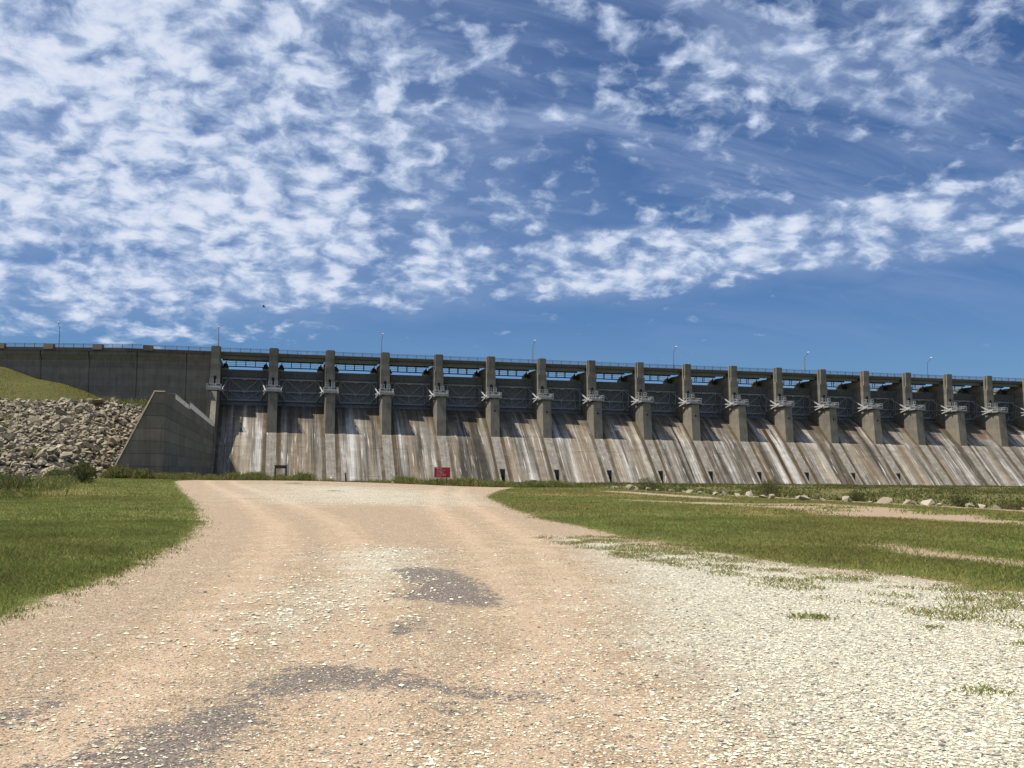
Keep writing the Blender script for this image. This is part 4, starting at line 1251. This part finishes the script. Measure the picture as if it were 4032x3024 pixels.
def weeds(pts, name, label, hmin, hmax, dens, k=0.1, lw=0.05, cat='weeds', kind='stuff', cone=False, zbase=None, dark=1.0):
    """leafy stalks: each stalk is a bent blade with leaf-sized faces up its height"""
    Vs, Ts, Cs, off = [], [], [], 0
    P_ = np.array(pts, dtype=float)
    n = len(P_)
    h = rng.uniform(hmin, hmax, n) * (P_[:, 2] if P_.shape[1] > 2 else 1.0)
    z = ground_z(P_[:, 0], P_[:, 1])[0] if zbase is None else np.full(n, zbase)
    c = greens(n, k) * dark * 0.72
    V, T, cc = blades(P_[:, 0], P_[:, 1], z, h, np.full(n, lw * 0.45), rng.uniform(0.05, 0.45, n), c)
    Vs.append(V); Ts.append(T); Cs.append(cc); off = len(V)
    m_ = int(n * dens)
    idx = rng.integers(0, n, m_)
    t = rng.random(m_) ** 0.8
    lx, ly = P_[idx, 0] + rng.normal(0, 0.10, m_), P_[idx, 1] + rng.normal(0, 0.10, m_)
    lz = z[idx] + t * h[idx] * 0.95
    V, T, cc = blades(lx, ly, lz, rng.uniform(0.06, 0.2, m_) * (hmax ** 0.5), np.full(m_, lw), rng.uniform(0.5, 1.8, m_), c[idx] * rng.uniform(0.7, 1.3, (m_, 1)))
    Vs.append(V); Ts.append(T + off); Cs.append(cc)
    o = link(name, fast_mesh(name, np.concatenate(Vs), np.concatenate(Ts), 'blade', None, {'tint': np.concatenate(Cs)}))
    return tag(o, label, cat, None, kind)
def along(path, n, sx, sy, clump=0.6):
    out_ = []
    segs = list(zip(path, path[1:]))
    L = [math.dist(a, b) for a, b in segs]
    while len(out_) < n:
        (a, b) = rnd.choices(segs, L)[0]
        t = rnd.random()
        x, y = a[0] + (b[0] - a[0]) * t, a[1] + (b[1] - a[1]) * t
        pn = patch_noise(x, 3.0, 0.9)
        if rnd.random() < 0.5 + clump * pn:
            out_.append((x + rnd.gauss(0, sx), y + rnd.gauss(0, sy), 0.75 + 0.35 * pn))
    return out_
weeds(along([(-12.8, 132), (-6, 126.5), (5, 123.6)], 4200, 0.5, 0.7, 0.45), 'crest_weeds', 'tall weeds along the far end of the gravel road by the training wall', 0.4, 1.15, 3, 0.15)
weeds(along([(5, 123.6), (15, 113.8), (17, 111)], 500, 0.4, 0.5, 0.9), 'crest_weeds', 'thin low weeds between the leaning posts', 0.15, 0.5, 2, 0.15)
weeds(along([(15, 113.5), (21, 106), (25, 101.6)], 3000, 0.7, 0.6, 0.3), 'crest_weeds', 'green weeds around the foot of the red sign', 0.35, 1.0, 3, 0.12)
weeds(along([(25, 101.8), (33.5, 101.5)], 3400, 0.5, 0.8, 0.25), 'crest_weeds', 'green weed fringe in front of the niches right of the road', 0.3, 0.8, 3, 0.12)
weeds(along([(-13.4, 132.5), (-19.5, 131.5)], 2400, 0.4, 0.7, 0.2), 'toe_weeds', 'tall yellow green weeds at the foot of the training wall end', 0.5, 1.7, 3, 0.3)
weeds(along([(-21, 112), (-18, 95), (-14, 66), (-12.4, 52)], 2600, 0.8, 1.5, 0.5), 'toe_weeds', 'rough tall grass between the left lawn and riprap', 0.2, 0.8, 2, 0.2)
weeds(along([(-13.5, 52), (-15, 60), (-17, 72)], 1600, 0.7, 2.0, 0.2), 'reeds', 'tall dark green grass clump at the far left lawn edge', 0.6, 1.5, 4, 0.05, dark=0.6)
bp = []
while len(bp) < 16000:
    x = rnd.uniform(20, 250); y = rnd.uniform(45, 245)
    if x < 36 and y < 104: continue
    if abs(math.atan2(x, y) - YAW) > 0.5: continue
    a = patch_noise(x, y, 0.12)
    if x < 50 and y < 96 and 38 < x: a -= 0.6
    if a + rnd.gauss(0, 0.4) > 0.05:
        bp.append((x, y, 0.8 + 0.4 * a))
weeds(bp, 'basin_weeds', 'rank green and brown weeds covering the low ground before the spillway', 0.2, 0.65, 3, 0.14, 0.16, dark=0.62)
hx, hy = rng.uniform(-75, -24, 9000), rng.uniform(173, 272, 9000)
hk = hy < interp(hx, WALLY) - 0.3
hx, hy = hx[hk], hy[hk]
hz, ha = bank_z(hx, hy)
near_wall = np.clip(1 - (interp(hx, WALLY) - hy) / 3.0, 0, 1)
V, T, cc = blades(hx, hy, hz, rng.uniform(0.15, 0.4, len(hx)) * (1 + 2.2 * near_wall * (patch_noise(hx, hy, 0.6) > 0.1)), np.full(len(hx), 0.10), rng.uniform(0.2, 0.9, len(hx)), greens(len(hx), 0.25) * 0.6)
tag(link('bank_grass', fast_mesh('bank_grass', V, T, 'blade', None, {'tint': cc})), 'dry mown grass on the slope above the riprap', 'grass', None, 'stuff')
rr = [(rng.uniform(-60, -20), rng.uniform(112, 172)) for _ in range(60)]
Rz = [float(bank_z(np.array([x]), np.array([y]))[0][0]) for x, y in rr]
for k, ((x, y), zb) in enumerate(sorted(list(zip(rr, Rz))[:7])):
    weeds([(x + rnd.gauss(0, 0.5), y + rnd.gauss(0, 0.4)) for _ in range(70)], 'riprap_tuft', 'olive weed tuft between riprap boulders, %s tuft from the left' % ordinal(k), 0.3, 0.9, 2, 0.3, zbase=zb + 0.4, cat='weed tuft', kind=None)['group'] = 'weed tufts in the riprap'
weeds([(rng.uniform(-28, -19.5), rng.uniform(169, 174)) for _ in range(500)], 'bank_weeds', 'weeds on the bank top behind the training wall', 0.4, 1.6, 3, 0.25, zbase=11.6)

def shrub(x, y, r, h, lab, n=2600, dark=0.8, k=0.03, leaf=0.10, name='shrub'):
    root = empty(name, (x, y, float(ground_z(np.array([x]), np.array([y]))[0][0])), lab, 'shrub')
    st = MB()
    for i in range(7):
        a = i * 0.9 + 0.3
        st.tube([(0, 0, -0.05), (math.cos(a) * r * 0.3, math.sin(a) * r * 0.3, h * 0.4), (math.cos(a) * r * 0.6, math.sin(a) * r * 0.6, h * 0.8)], [0.03, 0.02, 0.008], 5)
    st.build('stems', 'wood', root)
    u = rng.normal(0, 1, (n, 3)); u /= np.linalg.norm(u, axis=1)[:, None]
    rad = rng.random(n) ** 0.4
    lump = 1 + 0.22 * np.sin(u[:, 0] * 5 + x) * np.sin(u[:, 2] * 6 + y) + 0.1 * np.sin(u[:, 1] * 9)
    p = u * (rad * lump)[:, None] * np.array([r, r, h * 0.52]) + np.array([0, 0, h * 0.5])
    p = p[p[:, 2] > 0.02]
    n = len(p)
    V, T, c = blades(p[:, 0], p[:, 1], p[:, 2], rng.uniform(0.5, 1.3, n) * leaf, np.full(n, leaf * 0.5), rng.uniform(0.3, 2.0, n), greens(n, k) * dark * 0.5)
    o = link('foliage', fast_mesh('foliage', V, T, 'blade', None, {'tint': c}), root)
    return root
shrub(-16.4, 98, 1.35, 1.9, 'dense round dark green bush at the foot of the riprap', 4200, 0.7)
shrub(-19.2, 101, 1.3, 1.4, 'loose lower green bush left of the round bush', 2200, 0.9, 0.15)
shrub(-22.5, 92, 0.9, 1.0, 'small dark bush among stones at the left toe', 1500, 0.75)
shrub(47, 118, 1.9, 2.4, 'dark leafy shrub before the seventh pier niche', 3000, 0.75)
shrub(62, 115, 1.6, 2.2, 'dark leafy shrub before the ninth pier niche', 2600, 0.75)
shrub(36.6, 56.5, 0.7, 0.7, 'low green bush among the rocks of the right row', 1200, 0.8, 0.1, 0.07)
shrub(37.0, 47.3, 0.8, 0.8, 'low grey green bush beside the pale rocks', 1200, 0.8, 0.1, 0.07)
shrub(38.6, 44.8, 1.1, 0.7, 'low brownish shrub near the right end of the rock row', 1500, 0.8, 0.7, 0.07)

# bare dead sapling beyond the road end
ds = MB()
ds.tube([(0, 0, 0), (0.02, 0, 0.45), (0.0, 0.02, 0.95)], [0.12, 0.10, 0.07], 7)
for i in range(16):
    a = rnd.uniform(0, 6.28); z0 = rnd.uniform(0.4, 0.95); L = rnd.uniform(0.3, 0.8)
    ds.tube([(0, 0, z0), (math.cos(a) * L * 0.5, math.sin(a) * L * 0.3, z0 + L * 0.5), (math.cos(a) * L * 0.75, math.sin(a) * L * 0.4, z0 + L)], [0.04, 0.022, 0.008], 5)
tag(ds.build('dead_sapling', 'wood', None, (3.95, 125, 0.15)), 'bare grey stump with dry branches beyond the end of the road', 'dead tree')

# ------------------------------------------------------------------ loose stones on the road
def pebbles(n, region, smin, smax, cols, name, label, power=2.2, ymax_scale=True):
    x, y = region(n)
    n = len(x)
    s = smin + (smax - smin) * rng.random(n) ** power
    base = np.array([[1, 0, 0], [0, 1, 0], [-1, 0, 0], [0, -1, 0], [0, 0, 0.75], [0, 0, -0.5], [0.75, 0.75, 0.25], [-0.7, -0.72, 0.3]], float)
    tri = np.array([[0, 6, 4], [6, 1, 4], [1, 2, 4], [2, 7, 4], [7, 3, 4], [3, 0, 4], [1, 6, 0], [3, 7, 2], [0, 5, 1], [1, 5, 2], [2, 5, 3], [3, 5, 0]])
    B = base[None] * rng.uniform(0.65, 1.25, (n, len(base), 1)) * (s * 0.5)[:, None, None]
    B[:, :, 1] *= rng.uniform(0.6, 0.95, n)[:, None]
    B[:, :, 2] *= rng.uniform(0.35, 0.75, n)[:, None]
    a = rng.uniform(0, 6.28, n)
    ca, sa_ = np.cos(a)[:, None], np.sin(a)[:, None]
    V = np.stack([B[:, :, 0] * ca - B[:, :, 1] * sa_ + x[:, None], B[:, :, 0] * sa_ + B[:, :, 1] * ca + y[:, None], B[:, :, 2] + (s * 0.1)[:, None]], 2)
    V[:, :, 2] += ground_z(x, y)[0][:, None]
    T = (np.arange(n)[:, None, None] * len(base) + tri[None]).reshape(-1, 3)
    cols = np.array(cols)
    c = cols[rng.choice(len(cols), n, p=PW[name])] * rng.uniform(0.8, 1.18, (n, 1))
    o = link(name, fast_mesh(name, V.reshape(-1, 3), T, 'pebble', None, {'tint': np.repeat(np.clip(c, 0, 0.86), len(base), 0)}))
    return tag(o, label, 'gravel', None, 'stuff')
WC = [(0.74, 0.71, 0.545), (0.61, 0.585, 0.445), (0.47, 0.45, 0.36), (0.29, 0.285, 0.235), (0.15, 0.145, 0.13), (0.55, 0.42, 0.31)]
PW = {'white_gravel': [.34, .27, .18, .12, .06, .03], 'loose_stones': [.46, .28, .14, .05, .03, .04], 'road_grit': [.16, .16, .18, .15, .10, .25], 'pale_gravel': [.48, .29, .12, .05, .02, .04]}
def in_white(polys, x0, x1, y0, y1, spread, bias):
    def f(n):
        r = np.exp(rng.uniform(np.log(y0), np.log(y1), n))      # denser close by
        a = rng.uniform(-0.56, 0.56, n) + YAW
        x, y = r * np.sin(a), r * np.cos(a)
        d = np.max([sdist(p, x, y) for p in polys], 0)
        d = d + 0.55 * patch_noise(x, y, 1.3) + 0.35 * patch_noise(x + 7, y, 3.4)
        g_ = sdist(LAWN_R, x, y)
        keep = (rng.random(n) < 1 / (1 + np.exp(-(d + bias) / spread))) & (g_ < 0.2)
        return x[keep], y[keep]
    return f
pebbles(250000, in_white([WHITE[0]], 0, 0, 4.6, 26, 0.75, -0.45), 0.010, 0.046, WC, 'white_gravel', 'crushed white limestone gravel spread on the right side of the road', 2.6)
pebbles(80000, in_white(WHITE[1:], 0, 0, 9, 105, 0.45, -0.15), 0.025, 0.075, WC, 'pale_gravel', 'patches of pale gravel farther along the road', 2.0)
def road_any(n):
    r = np.exp(rng.uniform(np.log(4.6), np.log(45), n))
    a = rng.uniform(-0.56, 0.56, n) + YAW
    x, y = r * np.sin(a), r * np.cos(a)
    cl = patch_noise(x, y, 1.1) + 0.8 * patch_noise(x + 3, y - 5, 2.9)
    keep = (np.maximum(sdist(LAWN_L, x, y), sdist(LAWN_R, x, y)) < 0) & (rng.random(n) < 0.05 + 0.5 * np.clip(cl - 0.35, 0, 1))
    return x[keep], y[keep]
pebbles(46000, road_any, 0.012, 0.055, WC, 'loose_stones', 'loose pale stones scattered over the sandy road', 2.6)
def road_grit(n):
    r = np.exp(rng.uniform(np.log(4.6), np.log(22), n))
    a = rng.uniform(-0.56, 0.56, n) + YAW
    x, y = r * np.sin(a), r * np.cos(a)
    keep = (np.maximum(sdist(LAWN_L, x, y), sdist(LAWN_R, x, y)) < 0)
    return x[keep], y[keep]
PW['road_grit'] = [.10, .14, .18, .16, .10, .32]
pebbles(60000, road_grit, 0.010, 0.026, WC, 'road_grit', 'fine grit on the sandy road surface', 1.5)

# ------------------------------------------------------------------ sign, frame, posts
def text_mesh(body, size, name):
    cu = bpy.data.curves.new(name, 'FONT')
    cu.body = body
    cu.size = size
    cu.extrude = 0.004
    tmp = bpy.data.objects.new('tmp', cu)
    C.objects.link(tmp)
    dg = bpy.context.evaluated_depsgraph_get()
    me = bpy.data.meshes.new_from_object(tmp.evaluated_get(dg))
    bpy.data.objects.remove(tmp)
    me.name = name
    me.materials.clear()
    me.materials.append(M['signwhite'])
    return me
sg = empty('danger_sign', (18.55, 107.0, 0.0), 'red danger sign with white lettering on posts at the road end', 'sign')
sw_, z0, z1 = 1.70, 0.92, 1.99
MB().box(-sw_ / 2, sw_ / 2, 0, 0.03, z0, z1).build('panel', 'signred', sg)
bd = MB()
t = 0.035
bd.box(-sw_ / 2 - t, sw_ / 2 + t, -0.006, 0.036, z1, z1 + t)
bd.box(-sw_ / 2 - t, sw_ / 2 + t, -0.006, 0.036, z0 - t, z0)
bd.box(-sw_ / 2 - t, -sw_ / 2, -0.006, 0.036, z0, z1)
bd.box(sw_ / 2, sw_ / 2 + t, -0.006, 0.036, z0, z1)
bd.build('border', 'signpink', sg)
for x in (-0.55, 0.48):
    MB().box(x - 0.05, x + 0.05, 0.04, 0.13, -0.1, 1.9).build('post', 'dark', sg)
MB().tube([(-0.52, -0.012, 1.885), (-0.52, -0.002, 1.885)], 0.06, 12).build('emblem', 'signwhite', sg)
for txt, zt, sz, xo in [('Danger', 1.83, 0.145, -0.42), ('Water Turbulence', 1.625, 0.115, -0.58), ('Sudden Rise', 1.51, 0.115, -0.58), ('and Turbulence', 1.395, 0.115, -0.58),
                        ('When Horn Sounds', 1.245, 0.115, -0.58), ('Evacuate Immediately', 1.13, 0.115, -0.58), ('to Shore', 1.015, 0.115, -0.58)]:
    o = link('lettering', text_mesh(txt, sz, 'lettering'), sg, (xo, -0.006, zt))
    o.rotation_euler = (math.pi / 2, 0, 0)
MB().box(-0.55, 0.80, -0.004, -0.001, 1.765, 1.772).build('rule_line', 'signpink', sg)
sg.rotation_euler.z = -0.1

pf = empty('portal_frame', (1.62, 124.6, 0.1), 'brown steel portal frame of two posts and a deep beam', 'frame')
MB().box(-0.74, -0.56, -0.09, 0.09, -0.1, 1.62).build('post', 'frame', pf)
MB().box(0.56, 0.74, -0.09, 0.09, -0.1, 1.62).build('post', 'frame', pf)
MB().box(-0.74, 0.74, -0.10, 0.10, 1.625, 2.02).build('beam', 'frame', pf)
for k, (x, y, h, lean, lab) in enumerate([(9.25, 120.6, 1.15, -0.10, 'dark post leaning left in the middle of the far road edge'), (14.6, 114.6, 1.15, -0.12, 'dark leaning post left of the red sign'), (-1.75, 124.9, 1.0, 0.0, 'short dark post left of the portal frame'),
                                          (-14.2, 131.0, 1.35, 0.0, 'dark post in the weeds at the training wall corner')]):
    mb = MB()
    mb.tube([(0, 0, -0.1), (lean * h * 0.5, 0, h * 0.5), (lean * h, 0, h)], [0.12, 0.115, 0.10], 8)
    tag(mb.build('fence_post', 'wood', None, (x, y, 0.15)), lab, 'post', 'posts along the road end')
wv = [(-1.75, 124.9, 0.95), (1.0, 124.6, 0.75), (5.0, 123.0, 0.62), (9.15, 120.6, 0.95), (12, 117.5, 0.88), (14.5, 114.6, 1.0)]
mb = MB()
for a, b in zip(wv, wv[1:]):
    mb.bar(a, b, 0.02)
tag(mb.build('fence_cable', 'wire'), 'slack thin cable strung between the dark posts', 'cable')

bs = empty('barrier_sign', (28.1, 104.0, -0.3), 'small red and white notice on a tubular stand before the chute', 'sign')
for x in (-0.34, 0.34):
    MB().tube([(x, 0, -0.1), (x, 0, 1.05)], 0.02, 6).build('leg', 'galv', bs)
MB().box(-0.36, 0.36, -0.02, 0.02, 0.6, 1.06).build('panel', 'signwhite', bs)
MB().box(-0.18, 0.18, -0.03, -0.021, 0.68, 0.98).build('notice', 'signred', bs)
bg2 = empty('pipe_gate', (26.6, 104.2, -0.3), 'low grey pipe gate left of the small notice', 'gate')
for z in (0.25, 0.72):
    MB().bar((-0.95, 0, z), (0.95, 0, z), 0.04).build('bar', 'galv', bg2)
for x in (-0.95, -0.3, 0.35, 0.95):
    MB().bar((x, 0, -0.1), (x, 0, 0.72), 0.04).build('upright', 'galv', bg2)

# a bird far off above the left end of the dam
bb = MB()
bb.tube([(-0.22, 0, 0), (-0.05, 0, 0.02), (0.12, 0, 0.01), (0.26, 0, -0.01)], [0.02, 0.07, 0.06, 0.015], 6)
bb.add([(0.1, 0.05, 0.03), (-0.12, 0.05, 0.03), (-0.16, 0.45, 0.14), (0.02, 0.42, 0.15), (0.1, 0.05, 0.015), (-0.12, 0.05, 0.015), (-0.16, 0.45, 0.13), (0.02, 0.42, 0.14)], [(0, 1, 2, 3), (7, 6, 5, 4), (0, 3, 7, 4), (1, 5, 6, 2)])
bb.add([(0.1, -0.05, 0.03), (-0.12, -0.05, 0.03), (-0.16, -0.45, 0.14), (0.02, -0.42, 0.15), (0.1, -0.05, 0.015), (-0.12, -0.05, 0.015), (-0.16, -0.45, 0.13), (0.02, -0.42, 0.14)], [(3, 2, 1, 0), (4, 5, 6, 7), (0, 4, 7, 3), (1, 2, 6, 5)])
bd_ = bb.build('bird', 'bird', None, (-1.2, 150, 25.6))
bd_.scale = (1.15, 1.15, 1.15)
tag(bd_, 'small dark bird gliding in the sky above the left end of the dam', 'bird')
